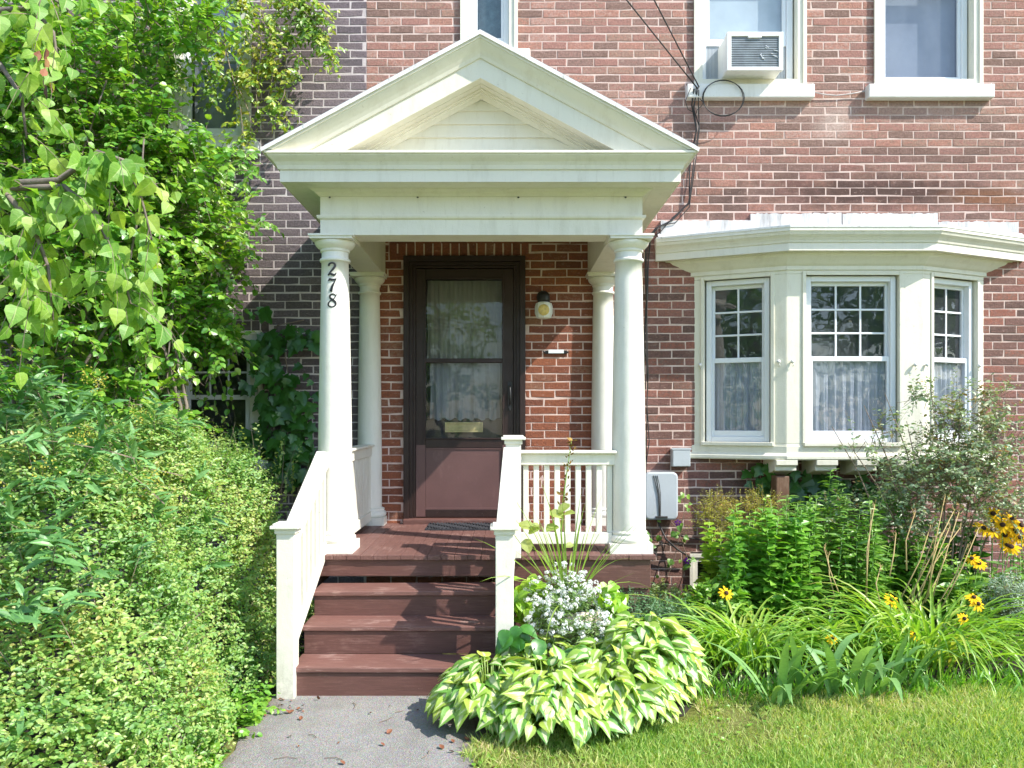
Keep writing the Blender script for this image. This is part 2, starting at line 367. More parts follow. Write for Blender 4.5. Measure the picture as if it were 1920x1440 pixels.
b = wallmesh('wall', None, XB, 7.2, -.2, 6.9, [DOOR, ARCH, NW, U1, U2, BAYO, BASE], None, house)
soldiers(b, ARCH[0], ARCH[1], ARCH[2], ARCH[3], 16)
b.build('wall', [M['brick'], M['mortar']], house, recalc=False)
ghouse = thing('grey_brick_house', 'grey painted brick house overgrown with vines, joined to the red one', 'house', (-4.5, 0, 0))
b = wallmesh('wall', None, -9, XB, -.2, 6.9, [GU, GL, GARCH], None, ghouse)
soldiers(b, GARCH[0], GARCH[1], GARCH[2], 2.338, 12); soldiers(b, GARCH[0], GARCH[1], 2.342, GARCH[3], 12)
b.build('wall', [M['greybrick'], M['greymortar']], ghouse, recalc=False)
def interior(x0, x1, par, y1=2.2):
    b = MB(); z0, z1 = -.2, 6.9
    b.quad((x0,y1,z0),(x1,y1,z0),(x1,y1,z1),(x0,y1,z1)); b.quad((x0,.02,z0),(x0,y1,z0),(x0,y1,z1),(x0,.02,z1))
    b.quad((x1,.02,z0),(x1,.02,z1),(x1,y1,z1),(x1,y1,z0)); b.quad((x0,.02,z1),(x0,y1,z1),(x1,y1,z1),(x1,.02,z1)); b.quad((x0,.02,3.35),(x1,.02,3.35),(x1,y1,3.35),(x0,y1,3.35))
    b.build('interior', M['inside'], par)
interior(XB+.01, 7.2, house); interior(-9, XB-.01, ghouse)

def ring(b, x0, x1, z0, z1, w, y0, y1, wb=None, wt=None):
    wb = w if wb is None else wb; wt = w if wt is None else wt
    b.box(x0,x0+w,y0,y1,z0,z1); b.box(x1-w,x1,y0,y1,z0,z1); b.box(x0+w,x1-w,y0,y1,z1-wt,z1); b.box(x0+w,x1-w,y0,y1,z0,z0+wb)
def muntins(b, x0, x1, z0, z1, cols, rows, y, w=.016):
    for i in range(1, cols):
        x = x0+(x1-x0)*i/cols; b.box(x-w/2,x+w/2,y-.006,y+.004,z0,z1)
    for i in range(1, rows):
        z = z0+(z1-z0)*i/rows; b.box(x0,x1,y-.0075,y+.0055,z-w/2,z+w/2)
def sashes(par, Mx, x0, x1, z0, z1, zm, grid=None, y=.05, low='glass', up='glass', fw=.045, sw=.04):
    f = MB(); f.M = Mx; ring(f, x0, x1, z0, z1, fw, y, y+.075); fo = f.build('frame', M['vinyl'], par, bev=.004)
    s = MB(); s.M = Mx; a, c = x0+fw, x1-fw
    ring(s, a, c, z0+fw, zm+.02, sw*.55, y+.016, y+.045, wb=.05, wt=.04)
    ring(s, a, c, zm-.018, z1-fw, sw*.55, y+.048, y+.072, wb=.036, wt=.03)
    if grid: muntins(s, a+sw*.55, c-sw*.55, zm+.018, z1-fw-.03, grid[0], grid[1], y+.055)
    so = s.build('sash', M['vinyl'], par, bev=.003)
    p = MB(); p.M = Mx; q = sw*.5
    p.quad((a+q,y+.032,z0+fw+.045),(c-q,y+.032,z0+fw+.045),(c-q,y+.032,zm-.018),(a+q,y+.032,zm-.018)); po = p.build('lower_pane', M[low], par)
    p = MB(); p.M = Mx
    p.quad((a+q,y+.062,zm+.016),(c-q,y+.062,zm+.016),(c-q,y+.062,z1-fw-.028),(a+q,y+.062,z1-fw-.028)); p.build('upper_pane', M[up], par)
def casing(par, name, r, w=.06, y0=-.018, y1=.13, mat='cream', wb=None):
    b = MB(); ring(b, r[0], r[1], r[2], r[3], w, y0, y1, wb=wb); ring(b, r[0]-.012, r[1]+.012, r[2], r[3]+.012, .03, y0-.012, y0+.004, wb=.002)
    return b.build(name, M[mat], par, bev=.004)
def sillpart(par, x0, x1, z0, z1, d=.075, mat='sill'):
    b = MB(); b.box(x0,x1,-d,.03,z0,z1); return b.build('sill', M[mat], par, bev=.008)
I4 = Matrix.Identity(4)
# upstairs windows -------------------------------------------------
w = casing(house, 'window', NW); w['label'] = 'narrow upstairs window above the porch gable'
sashes(w, I4, NW[0]+.06, NW[1]-.06, NW[2]+.1, NW[3]-.06, 5.5, y=.05); sillpart(w, -.43, .21, 4.46, 4.575)
b = MB(); b.box(-.23,-.03,.16,.165,4.6,6.2); b.build('blind', simple('dark_teal_drape', (.10,.16,.17), .9, .3, 20), w)
w = casing(house, 'window', U2); w['label'] = 'upstairs window with a plain grey shade, right of the air conditioner'
sashes(w, I4, U2[0]+.055, U2[1]-.07, U2[2]+.02, U2[3]-.06, 5.12, y=.06, low='screen', sw=.05); sillpart(w, 3.005, 4.045, 4.17, 4.284)
b = MB(); b.box(3.15,3.85,.17,.174,4.3,5.95); b.build('blind', M['shade'], w)
b = MB()
for p in ((3.045,4.16),(4.0,4.16)): b.box(p[0]-.04,p[0]+.04,-.05,.01,p[1]-.03,p[1]+.009)
w = casing(house, 'window', U1); w['label'] = 'upstairs window with the sash raised over an air conditioner'
f = MB(); ring(f, 1.645, 2.425, 4.305, 5.99, .05, .06, .135); f.build('frame', M['vinyl'], w, bev=.004)
s = MB(); ring(s, 1.697, 2.373, 4.66, 5.4, .03, .075, .105, wb=.058, wt=.05); ring(s, 1.697, 2.373, 5.1, 5.94, .03, .108, .132); s.build('sash', M['vinyl'], w, bev=.003)
p = MB(); p.quad((1.727,.09,4.718),(2.343,.09,4.718),(2.343,.09,5.35),(1.727,.09,5.35)); p.build('pane', M['upperglass'], w)
b = MB()
for i in range(9):
    x = 1.70+i*.012; b.box(x,x+.009,.085,.10+.006*(i%2),4.356,4.658)
b.build('side_panel', M['greybox'], w); b = MB()
for i in range(9):
    x = 2.258+i*.0125; b.box(x,x+.009,.085,.10+.006*(i%2),4.356,4.658)
b.build('side_panel', M['greybox'], w)
b = MB(); b.box(1.72,2.36,.125,.129,4.69,5.95); b.build('blind', simple('pale_blue_shade', (.52,.56,.60), .9, .15, 3), w)
sillpart(w, 1.507, 2.56, 4.17, 4.284)
ac = thing('air_conditioner', 'white air conditioner jutting from the upstairs window', 'air conditioner', (2.02, -.07, 4.337))
b = MB(); b.box(1.80,2.255,-.17,.09,4.345,4.645); b.build('case', M['acwhite'], ac, bev=.012)
b = MB(); ring(b, 1.80, 2.255, 4.337, 4.65, .035, -.20, -.165, wb=.03); b.box(1.97,2.08,-.203,-.18,4.60,4.622); b.build('front_frame', M['acwhite'], ac, bev=.004)
b = MB(); b.box(1.836,2.219,-.178,-.172,4.37,4.612)
for i in range(17): z = 4.373+i*.0142; b.box(1.836,2.219,-.190,-.178,z,z+.0062)
b.build('grille', M['fin'], ac)
for i in range(9):
    b = MB(); x, z = random.uniform(2.05,2.2), random.uniform(4.40,4.55); b.bar((x,-.1915,z),(x+random.uniform(-.05,.05),-.1915,z+random.uniform(-.02,.03)),.003,.009,(0,1,0)); b.build('bent_fin', M['vinyl'], ac)
# basement window
w = casing(house, 'window', (BASE[0],BASE[1],BASE[2],BASE[3]), w=.055, mat='white'); w['label'] = 'low basement window with peeling white frame behind the plants'
p = MB(); p.quad((1.6,.08,.16),(2.11,.08,.16),(2.11,.08,.335),(1.6,.08,.335)); p.build('pane', M['glass'], w)
# grey house windows
w = casing(ghouse, 'window', GU, mat='weathered', w=.075); w['label'] = 'upstairs window half hidden behind hanging vines'
sashes(w, I4, GU[0]+.075, GU[1]-.075, GU[2]+.07, GU[3]-.08, 4.55, y=.05); sillpart(w, -2.9, -2.03, 3.70, 3.815)
b = MB(); b.box(-2.66,-2.24,.2,.204,3.9,5.6); b.build('blind', simple('dusty_shade', (.30,.31,.35), .9, .2, 5), w)
w = casing(ghouse, 'window', GL, mat='weathered', w=.085); w['label'] = 'ground floor window with dark panes among the creeper'
sashes(w, I4, GL[0]+.085, GL[1]-.085, GL[2]+.05, GL[3]-.06, 1.70, grid=(3,2), y=.05); sillpart(w, -2.9, -1.95, 1.09, 1.18)

# ------------------------------------------------------------------ front door
door = emptypart('door', house); door['label'] = 'dark brown framed door behind a storm door'
b = MB(); b.smooth = False
ring(b, DOOR[0], DOOR[1], .66, DOOR[3], .045, -.03, .12, wb=.01); ring(b, DOOR[0]+.045, DOOR[1]-.045, .66, DOOR[3]-.045, .03, -.005, .12, wb=.005)
ring(b, DOOR[0]+.075, DOOR[1]-.075, .66, DOOR[3]-.075, .022, .012, .12, wb=.004)
b.build('frame', M['darkbrown'], door, bev=.005)
b = MB(); b.box(DOOR[0]+.0,DOOR[1]-.0,-.085,.11,.60,.69); b.build('threshold', M['brown'], door, bev=.008)
lx0, lx1, lz0, lz1 = -.742, .075, .695, 2.775
b = MB(); gx0, gx1 = -.662, -.018
b.box(lx0,gx0,.022,.06,lz0,lz1); b.box(gx1,lx1,.022,.06,lz0,lz1); b.box(gx0,gx1,.022,.06,2.69,lz1); b.box(gx0,gx1,.022,.06,1.275,1.355); b.box(gx0,gx1,.018,.058,1.988,2.024); b.box(gx0,gx1,.022,.06,lz0,.76)
ring(b, gx0-.012, gx1+.012, 1.345, 2.70, .014, .012, .03)
b.build('storm_door', M['darkbrown'], door, bev=.004)
b = MB(); b.box(gx0,gx1,.034,.05,.76,1.275); b.box(gx0-.005,gx1+.005,.026,.036,1.262,1.280); b.box(gx0-.005,gx1+.005,.026,.036,.756,.772); b.box(lx0+.002,gx0,.0195,.022,.70,1.30); b.box(gx1,lx1-.002,.0195,.022,.70,1.30)
b.build('kick_panel', M['doorpaint'], door, bev=.003)
b = MB(); b.quad((gx0,.04,1.355),(gx1,.04,1.355),(gx1,.04,1.988),(gx0,.04,1.988)); b.build('lower_pane', M['doorglass'], door)
b = MB(); b.quad((gx0,.046,2.024),(gx1,.046,2.024),(gx1,.046,2.69),(gx0,.046,2.69)); b.build('upper_pane', M['doorglass'], door)
b = MB(); b.box(-.78,.11,.15,.19,.66,1.515); b.box(-.78,-.66,.15,.19,1.515,2.8); b.box(-.01,.11,.15,.19,1.515,2.8); b.box(-.66,-.01,.15,.19,2.70,2.8); b.build('inner_door', M['darkbrown'], door, bev=.003)
def drape(x0, x1, z0, z1, y, amp, waves, n=110, Mx=I4, hem=0):
    b = MB(); b.M = Mx; b.smooth = True; ph = [random.uniform(0,6.28) for _ in range(4)]; vs = []; fs = []; m = 8
    for i in range(n+1):
        t = i/n; x = x0+(x1-x0)*t
        yy = amp*(math.sin(waves*6.28*t+ph[0]+.8*math.sin(5*t+ph[1]))+.5*math.sin(waves*2.3*6.28*t+ph[2]))
        for k in range(m+1):
            s = k/m; vs.append((x+.004*math.sin(9*s+ph[3]+i), y+yy*(.55+.45*(1-s)), z0+(z1-z0)*s+(hem*math.sin(40*t) if k == 0 else 0)))
    for i in range(n):
        for k in range(m): a = i*(m+1)+k; fs.append((a,a+m+1,a+m+2,a+1))
    b.add(vs, fs); return b
drape(-.655,-.02,2.02,2.69,.125,.006,7).build('curtain', M['lace'], door)
drape(-.63,-.04,1.515,2.03,.115,.011,4,hem=.012).build('curtain', M['netting'], door)
b = MB(); ring(b, -.502, -.184, 1.405, 1.490, .014, .085, .15); b.box(-.488,-.198,.098,.15,1.419,1.476); b.build('mail_slot', M['brass'], door, bev=.003)
b = MB(); b.smooth = True; b.tube([(.045,.02,1.80),(.045,-.02,1.785),(.045,-.04,1.74),(.045,-.035,1.68),(.045,-.02,1.645),(.045,.02,1.635)], [.008,.009,.011,.012,.009,.008], 8); b.smooth = False
b.box(.028,.062,.008,.021,1.60,1.83); b.box(.035,.055,-.004,.01,1.585,1.612); b.build('handle', M['black'], door, bev=.003)

# ------------------------------------------------------------------ bay window
bay = emptypart('bay_window', house); bay['label'] = 'three sided cream bay window with flat white flashed roof'
WL, FL_, FR_, WR = (1.578,0.0), (2.245,-.30), (3.328,-.30), (3.996,0.0)
def lineoff(p, q, d):
    dx, dy = q[0]-p[0], q[1]-p[1]; l = math.hypot(dx, dy); nx, ny = dy/l, -dx/l
    return (p[0]+nx*d, p[1]+ny*d), (dx/l, dy/l)
def isect(a, u, c, v):
    t = ((c[0]-a[0])*v[1]-(c[1]-a[1])*v[0])/(u[0]*v[1]-u[1]*v[0]); return (a[0]+u[0]*t, a[1]+u[1]*t)
def baypath(p, clip=None):
    a, u = lineoff(WL, FL_, p); c, v = lineoff(FL_, FR_, p); e, w_ = lineoff(FR_, WR, p)
    P1 = isect(a, u, c, v); P2 = isect(c, v, e, w_)
    x0 = a[0]+u[0]*((0-a[1])/u[1]); x3 = e[0]+w_[0]*((0-e[1])/w_[1])
    L = [(x0,0.0)]; Rr = [(x3,0.0)]
    if clip:
        cl = clip-p*.12+.21*.12; cr = 5.574-cl
        L = [(cl,0.0),(cl,a[1]+u[1]*((cl-a[0])/u[0]))]; Rr = [(cr,e[1]+w_[1]*((cr-e[0])/w_[0])),(cr,0.0)]
    return L+[P1,P2]+Rr
def facet(p, q):
    d = Vector((q[0]-p[0], q[1]-p[1], 0)); u = d.normalized(); inn = Vector((-u.y, u.x, 0))
    m = Matrix.Identity(4)
    for i in range(3): m[i][0] = u[i]; m[i][1] = inn[i]; m[i][2] = (0,0,1)[i]; m[i][3] = (p[0],p[1],0)[i]
    return m, d.length
ZB, ZT = 1.193, 2.84
body = MB()
wins = []
for (p, q, a, c) in ((WL,FL_,.085,.612),(FL_,FR_,.152,.897),(FR_,WR,.731-.612,.731-.085)):
    m, L = facet(p, q); body.M = m; zb, zt = 1.318, 2.672
    body.box(0,a,0,.11,zb,zt); body.box(c,L,0,.11,zb,zt); body.box(0,L,0,.11,zt,ZT); body.box(0,L,0,.11,ZB+.03,zb)
    ring(body, a-.028, c+.028, zb-.02, zt+.02, .03, -.012, .0, wb=.02)
    body.box(a-.02,c+.02,-.03,.0,zb-.018,zb+.012)
    wins.append((m, a, c, zb, zt))
body.M = I4
body.build('panelling', M['cream'], bay, bev=.004)
b = MB(); prof = [(0,1.19),(.022,1.19),(.03,1.20),(.03,1.222),(.018,1.235),(.008,1.246),(.008,1.30),(0,1.302)]
b.sweep(prof, lambda p: baypath(p)); b.quad(*[(x,y,1.19) for x,y in baypath(.022)]); b.build('base_moulding', M['cream'], bay)
b = MB(); prof = [(0,2.70),(.012,2.705),(.012,2.735),(.03,2.75),(.05,2.775),(.075,2.80),(.085,2.82),(.10,2.822),(.10,2.828),(.148,2.828),(.152,2.828),(.152,2.887),(.160,2.89),(.165,2.905),(.178,2.925),(.197,2.945),(.205,2.965),(.212,2.97),(.212,2.998)]
b.sweep(prof, lambda p: baypath(p, 1.25 if p > .11 else None) if p <= .11 else baypath(p, 1.25)) if False else None
low = [q for q in prof if q[0] <= .1001]; hi = [q for q in prof if q[0] >= .148]
b.sweep(low, lambda p: baypath(p)); b.sweep([(.09,2.828)]+hi, lambda p: baypath(p, 1.25))
for e in (0, -1):
    pts = [(baypath(p,1.25)[e][0], 0, z) for p, z in hi]; pf = [(baypath(p,1.25)[1 if e == 0 else -2][0], baypath(p,1.25)[1 if e == 0 else -2][1], z) for p, z in hi]
    pass
b.build('cornice', M['white'], bay)
rf = MB(); P = baypath(.217, 1.25); n = len(P)
top = [(x, y, 3.012) for x, y in P]; bot = [(x, y, 2.996) for x, y in P]
rf.add(top+bot, [tuple(range(n)), tuple(range(2*n-1,n-1,-1))]+[(i,(i+1)%n,(i+1)%n+n,i+n) for i in range(n)])
rr_ = [(x, 0 if abs(y) < .01 else y*.55, 3.05 if abs(y) > .01 else 3.07) for x, y in P]
rf.build('roof', M['galv'], bay)
def ragged(x0, x1, z0, z1, y0, y1, amp, n):
    vs = []; zt = [z1+random.uniform(-amp,amp) for _ in range(n+1)]
    b = MB()
    for i in range(n):
        xa, xb = x0+(x1-x0)*i/n, x0+(x1-x0)*(i+1)/n
        b.add([(xa,y0,z0),(xb,y0,z0),(xb,y1,z0),(xa,y1,z0),(xa,y0,zt[i]),(xb,y0,zt[i+1]),(xb,y1,zt[i+1]),(xa,y1,zt[i])],[(0,1,5,4),(4,5,6,7)]+([(3,0,4,7)] if i == 0 else [])+([(1,2,6,5)] if i == n-1 else []))
    return b
fl = MB()
for a in ((1.30,2.06,3.0,3.165,.006),(2.045,2.80,3.0,3.225,.007),(2.81,3.60,3.0,3.225,.006),(3.605,4.27,3.0,3.155,.006)):
    r_ = ragged(a[0], a[1], a[2], a[3], -.022-random.uniform(0,.006), .004, a[4], 40); fl.add(r_.v, r_.f)
fl.add([(1.25,-.26,3.013),(4.32,-.26,3.013),(4.28,-.02,3.09),(1.30,-.02,3.09)], [(0,1,2,3)]) if False else None
# white coated top sheet sloping from the eave to the wall flashing
Pin = baypath(.195, 1.27); tp = [(x,y,3.014) for x,y in Pin]
fl.add(tp+[(x, -.018, 3.06) for x,y in Pin], [(i,i+1,i+1+n,i+n) for i in range(n-1)])
fl.build('flashing', M['flash'], bay)
for (m, a, c, zb, zt), g in zip(wins, ((2,3),(3,3),(2,3))):
    sashes(bay, m, a+.012, c-.012, zb+.012, zt-.012, 2.0, grid=g, y=.03, low='screen', up='upperglass', fw=.042)
first = None
for x in (2.24, 2.56, 2.88, 3.2):
    if first is None:
        b = MB(); pf = [(-.38,1.192),(0.0,1.192),(0.0,1.06),(-.10,1.06),(-.16,1.075),(-.25,1.09),(-.30,1.105),(-.345,1.105),(-.345,1.14),(-.38,1.15)]
        k = len(pf); b.add([(x-.085,y,z) for y,z in pf]+[(x+.085,y,z) for y,z in pf], [tuple(range(k)),tuple(range(2*k-1,k-1,-1))]+[(i,i+k,(i+1)%k+k,(i+1)%k) for i in range(k)])
        first = b.build('bracket', M['cream'], bay, bev=.004); fx = x
        first.scale.y = .86
    else:
        c_ = first.copy(); COL.objects.link(c_); c_.parent = bay; c_.location.x += x-fx
b = MB(); b.box(2.17,2.275,-.28,-.15,0.0,1.06); b.build('support_post', M['oldwood'], bay, bev=.006)
hk = None
def hook(p):
    global hk
    if hk is None:
        b = MB(); b.smooth = True; b.lathe([(.002,-.016),(.013,-.010),(.016,0),(.012,.010),(.002,.015)], (p[0],p[1]-.022,p[2]), 10); b.tube([(p[0],p[1]+.004,p[2]),(p[0],p[1]-.02,p[2])], .005, 6); b.tube([(p[0],p[1]-.022,p[2]-.012),(p[0]+.012,p[1]-.02,p[2]-.03),(p[0]+.004,p[1]-.012,p[2]-.04)], .003, 5)
        hk = b.build('hook', M['galv'], bay); hk['p'] = 0; del hk['p']; hook.p = Vector(p)
    else:
        c_ = hk.copy(); COL.objects.link(c_); c_.parent = bay; c_.location = Vector(p)-hook.p
for p in ((2.185,-.273,1.975),(2.285,-.30,1.975),(3.26,-.30,1.95),(3.36,-.286,1.95),(1.62,-.02,1.965),(3.93,-.03,1.96)): hook(p)
for (m, a, c, zb, zt), lab in zip(wins, ('pale curtain behind the left angled pane of the bay window', 'widest pale curtain, in the middle of the bay window', 'pale curtain behind the right angled pane, half hidden by the rose')):
    o = drape(a+.06, c-.05, zb+.07, 2.0, .10, .014, 9 if c-a > .6 else 7, Mx=m).build('curtain', M['curtain']); tag(o, lab, 'curtain', 'sheer curtains in the bay window')

# ================================================================== porch
XC, HW = -.15, 1.043; YF = -1.49
porch = thing('porch', 'white gabled porch with four round columns and brown deck', 'porch', (XC, -.8, 0))
FZ = .65
def column(x, y, scale=1.0, r0=.112, r1=.088):
    zt = 2.71; H = zt-FZ; prof = []
    for i in range(17):
        t = i/16; prof.append((r0-(r0-r1)*max(0,(t-.18)/.82)**1.35, FZ+.135+(H-.135-.165)*t))
    z1 = prof[-1][1]
    prof += [(r1+.002,z1+.0),(r1+.010,z1+.006),(r1+.012,z1+.014),(r1+.010,z1+.022),(r1+.001,z1+.027),(r1-.001,z1+.03),(r1-.001,z1+.068)]
    b = MB(); b.smooth = True; b.lathe(prof, (x,y,0), 48, caps=False); o = b.build('column', M['column'], porch)
    b = MB(); b.box(x-.138,x+.138,y-.138,y+.138,FZ,FZ+.062); b.smooth = True
    b.lathe([(.05,FZ+.0625),(.126,FZ+.0625),(.134,FZ+.072),(.137,FZ+.085),(.134,FZ+.098),(.126,FZ+.107),(.119,FZ+.109),(.119,FZ+.117),(.122,FZ+.122),(.122,FZ+.128),(.116,FZ+.133),(r0+.001,FZ+.139),(r0-.01,FZ+.14)], (x,y,0), 48, caps=False)
    b.build('base', M['column'], o)
    c = MB(); c.smooth = True; zc = z1+.068
    c.lathe([(r1-.004,zc-.002),(r1+.006,zc),(r1+.009,zc+.008),(r1+.006,zc+.015),(r1+.010,zc+.019),(r1+.024,zc+.028),(r1+.037,zc+.042),(r1+.044,zc+.058),(r1+.042,zc+.068),(.02,zc+.069)], (x,y,0), 48, caps=False)
    c.smooth = False; c.box(x-.137,x+.137,y-.137,y+.137,zc+.0685,zc+.0845); c.box(x-.145,x+.145,y-.145,y+.145,zc+.0845,zt+.001)
    c.build('capital', M['column'], o)
    return o
CL, CR, YC, YB = -1.118, .818, -1.39, -.035
colL = column(CL, YC); colL['label'] = 'front column bearing the house number'
column(CR, YC); column(CL, YB, r0=.10, r1=.082); column(CR, YB, r0=.10, r1=.082)
# house number -------------------------------------------------------
def digit(b, strokes, zc, h, dx, rad):
    for pts, ws in strokes:
        n = len(pts); fine = []
        for i in range(n-1):                                   # Catmull-Rom
            p0, p1, p2, p3 = [Vector(pts[max(0,min(n-1,k))]+(0,)) for k in (i-1,i,i+1,i+2)]
            for t in [k/5 for k in range(5)]:
                q = .5*((2*p1)+(p2-p0)*t+(2*p0-5*p1+4*p2-p3)*t*t+(3*p1-p0-3*p2+p3)*t**3); fine.append((q.x,q.y,ws[i]+(ws[i+1]-ws[i])*t))
        fine.append(pts[-1]+(ws[-1],)); vs = []; fs = []
        for i, (x, z, w) in enumerate(fine):
            a, c = fine[max(0,i-1)], fine[min(len(fine)-1,i+1)]; d = Vector((c[0]-a[0], c[1]-a[1])); d = d.normalized() if d.length else Vector((1,0))
            for sgn in (1,-1):
                for dep in (0,.008):
                    u = dx+(x-.3-.0)*h-d.y*sgn*w*h/2; zz = zc+(z-.5)*h+d.x*sgn*w*h/2; th = u/rad
                    rr2 = rad-.002+dep; vs.append((CL+rr2*math.sin(th), YC-rr2*math.cos(th), zz))
        for i in range(len(fine)-1):
            o = i*4; p = o+4
            fs += [(o+1,p+1,p+3,o+3),(o,o+1,p+1,p)[::-1],(o+2,o+3,p+3,p+2)]
        b.add(vs, fs)
two = [([(.10,.74),(.13,.88),(.30,.97),(.50,.92),(.55,.74),(.42,.52),(.22,.30),(.06,.10)], [.10,.12,.10,.13,.17,.14,.08,.05]),
       ([(.04,.06),(.20,.17),(.36,.12),(.52,.08),(.64,.24)], [.06,.13,.17,.13,.05])]
seven = [([(.10,.80),(.16,.94),(.34,.90),(.50,.92),(.66,.99)], [.06,.13,.17,.13,.05]), ([(.64,.98),(.50,.70),(.36,.40),(.26,.02)], [.05,.09,.15,.20])]
eight = [([(.58,.88),(.42,.98),(.22,.90),(.20,.72),(.36,.56),(.56,.38),(.58,.16),(.36,.02),(.12,.10),(.08,.28),(.24,.48),(.48,.64),(.58,.80),(.66,.96)], [.07,.09,.11,.12,.18,.17,.11,.09,.11,.11,.08,.07,.07,.06])]
b = MB()
for st, py in ((two,503),(seven,533),(eight,562)):
    digit(b, st, 1.52+(785-py)/291, .088, -.004, .0905)
b.build('house_number', M['black'], colL)
# entablature ---------------------------------------------------------
X0, X1 = XC-HW, XC+HW
def ppath(p): return [(X0-p,-.001),(X0-p,YF-p),(X1+p,YF-p),(X1+p,-.001)]
b = MB(); Z = 2.71
b.sweep([(-.2,Z),(0,Z),(0,Z+.098),(.006,Z+.100),(.016,Z+.106),(.020,Z+.116),(.020,Z+.124),(.004,Z+.128),(0,Z+.13),(0,Z+.248),(.010,Z+.25),(.014,Z+.258)], ppath)
b.sweep([(-.2,Z),(-.2,Z+.40)], ppath)
b.build('entablature', M['white'], porch)
b = MB()
b.sweep([(0,Z+.252),(.014,Z+.256),(.022,Z+.262),(.030,Z+.272),(.046,Z+.278),(.052,Z+.283),(.060,Z+.284),(.060,Z+.287),(.196,Z+.287),(.197,Z+.283),(.204,Z+.283),(.204,Z+.356),(.214,Z+.358),(.217,Z+.366),(.222,Z+.382),(.234,Z+.400),(.252,Z+.416),(.266,Z+.430),(.270,Z+.440),(.2795,Z+.441),(.2795,Z+.456),(.02,Z+.474)], ppath)
b.build('cornice', M['white'], porch)
for px in (618,783,972,1173):
    x = (px-946)/290; b = MB(); b.lathe([(.001,-.004),(.0065,-.003),(.0065,.003),(.001,.004)], (x,YF-.004,2.952), 8); b.build('nail', M['black'], porch)
# pediment
SL = .537; AP = 3.646
prof = [(.002,-.060),(.010,-.058),(.016,-.044),(.020,-.034),(.034,-.028),(.036,-.018),(.052,-.014),(.054,-.004),(.110,-.0045),(.110,-.001),(.196,-.001),(.197,-.006),(.204,-.006),(.204,.114),(.214,.116),(.217,.124),(.222,.138),(.236,.160),(.254,.182),(.268,.20),(.272,.210),(.2795,.211),(.2795,.226)]
rk = MB()
for sg in (-1, 1):
    vs = []; fs = []
    for p, h in prof:
        xe = min(1.3225, (AP+h-3.170)/SL); xe = max(xe, .02)
        vs += [(XC, YF-p, AP+h), (XC+sg*xe, YF-p, AP+h-SL*xe)]
    for i in range(len(prof)-1): fs.append((2*i,2*i+1,2*i+3,2*i+2))
    rk.add(vs, fs)
rk.build('raking_cornice', M['cream'], porch)
ty = MB(); zz = 3.165; step = .0865
while zz < AP-.09:
    za, zb2 = zz, min(zz+step, AP-.06)
    xa, xb2 = (AP-.045-za)/SL, (AP-.045-zb2)/SL
    ty.add([(XC-xa,YF-.009,za),(XC+xa,YF-.009,za),(XC+xb2,YF+.004,zb2),(XC-xb2,YF+.004,zb2),(XC-xa,YF+.01,za),(XC+xa,YF+.01,za)], [(0,1,2,3),(4,5,1,0)]); zz += step
ty.build('tympanum', M['cream'], porch)
b = MB()
for sg in (-1, 1):
    xe = 1.338; h = .2265
    q = [(XC, AP+h), (XC+sg*xe, AP+h-SL*xe), (XC+sg*(xe+.004), AP+h-SL*xe+.022), (XC, AP+h+.026)]
    b.prism(q, YF-.292, -.004)
b.build('roof', [M['galv']], porch)
b = MB()
for sg in (-1, 1):
    xe = 1.325; h = .2265+.0265
    b.prism([(XC, AP+h), (XC+sg*xe, AP+h-SL*xe), (XC+sg*xe, AP+h-SL*xe+.012), (XC, AP+h+.012)], YF-.27, -.004)
b.build('shingles', M['roof'], porch)
b = MB(); b.box(X0+.2,X1-.2,YF+.2,-.004,3.06,3.09); b.build('ceiling', M['cream'], porch)
# deck
b = MB(); n = 26; x0d, x1d = -1.262, .965
for i in range(n):
    a = x0d+(x1d-x0d)*i/n; c = x0d+(x1d-x0d)*(i+1)/n; dz = random.uniform(-.0012,.0012); b.box(a+.001,c-.001,-1.575+random.uniform(-.003,.003),-.004,FZ-.03+dz,FZ+dz-.001)
b.build('deck', M['deck'], porch, bev=.002)
b = MB(); b.box(x0d+.03,.06,-1.555,-1.52,.512,.619); b.box(.06,x1d-.03,-1.555,-1.52,.435,.619); b.box(x1d-.06,x1d-.032,-1.52,-.01,.435,.619); b.box(x0d+.032,x0d+.06,-1.52,-.01,.435,.619); b.build('fascia', M['brown'], porch, bev=.004)
b = MB(); b.box(.07,.93,-1.535,-1.515,.0,.425)
for x in (.34,.62): b.box(x,x+.004,-1.537,-1.535,.03,.42)
b.build('skirt_board', M['brown'], porch, bev=.003)
# railings -------------------------------------------------------------
def cap(b, x, y, z, w=.155):
    s = w/2; b.box(x-s,x+s,y-s,y+s,z,z+.018); b.box(x-s+.012,x+s-.012,y-s+.012,y+s-.012,z+.018,z+.028); b.box(x-s+.02,x+s-.02,y-s+.02,y+s-.02,z-.028,z)
PW = .098
UP = (.056, -1.53); LP = (.0, -2.30); LL = (-1.185, -2.30)
def baluster_row(par, a, c, n, zlo, zhi, zlo2=None, zhi2=None, w=.034, skip0=.5):
    proto = None; zlo2 = zlo if zlo2 is None else zlo2; zhi2 = zhi if zhi2 is None else zhi2; A, Cc = Vector(a), Vector(c)
    for i in range(n):
        t = (i+skip0)/(n-1+2*skip0); x = A.x+(Cc.x-A.x)*t; y = A.y+(Cc.y-A.y)*t; z0 = zlo+(zlo2-zlo)*t; z1 = zhi+(zhi2-zhi)*t
        if proto is None:
            b = MB(); b.box(x-w/2,x+w/2,y-w/2,y+w/2,z0,z1); proto = b.build('baluster', M['white'], par, bev=.003); p0 = Vector((x,y,z0)); continue
        o = proto.copy(); COL.objects.link(o); o.parent = par; o.location = Vector((x,y,z0))-p0+Vector(proto.location)
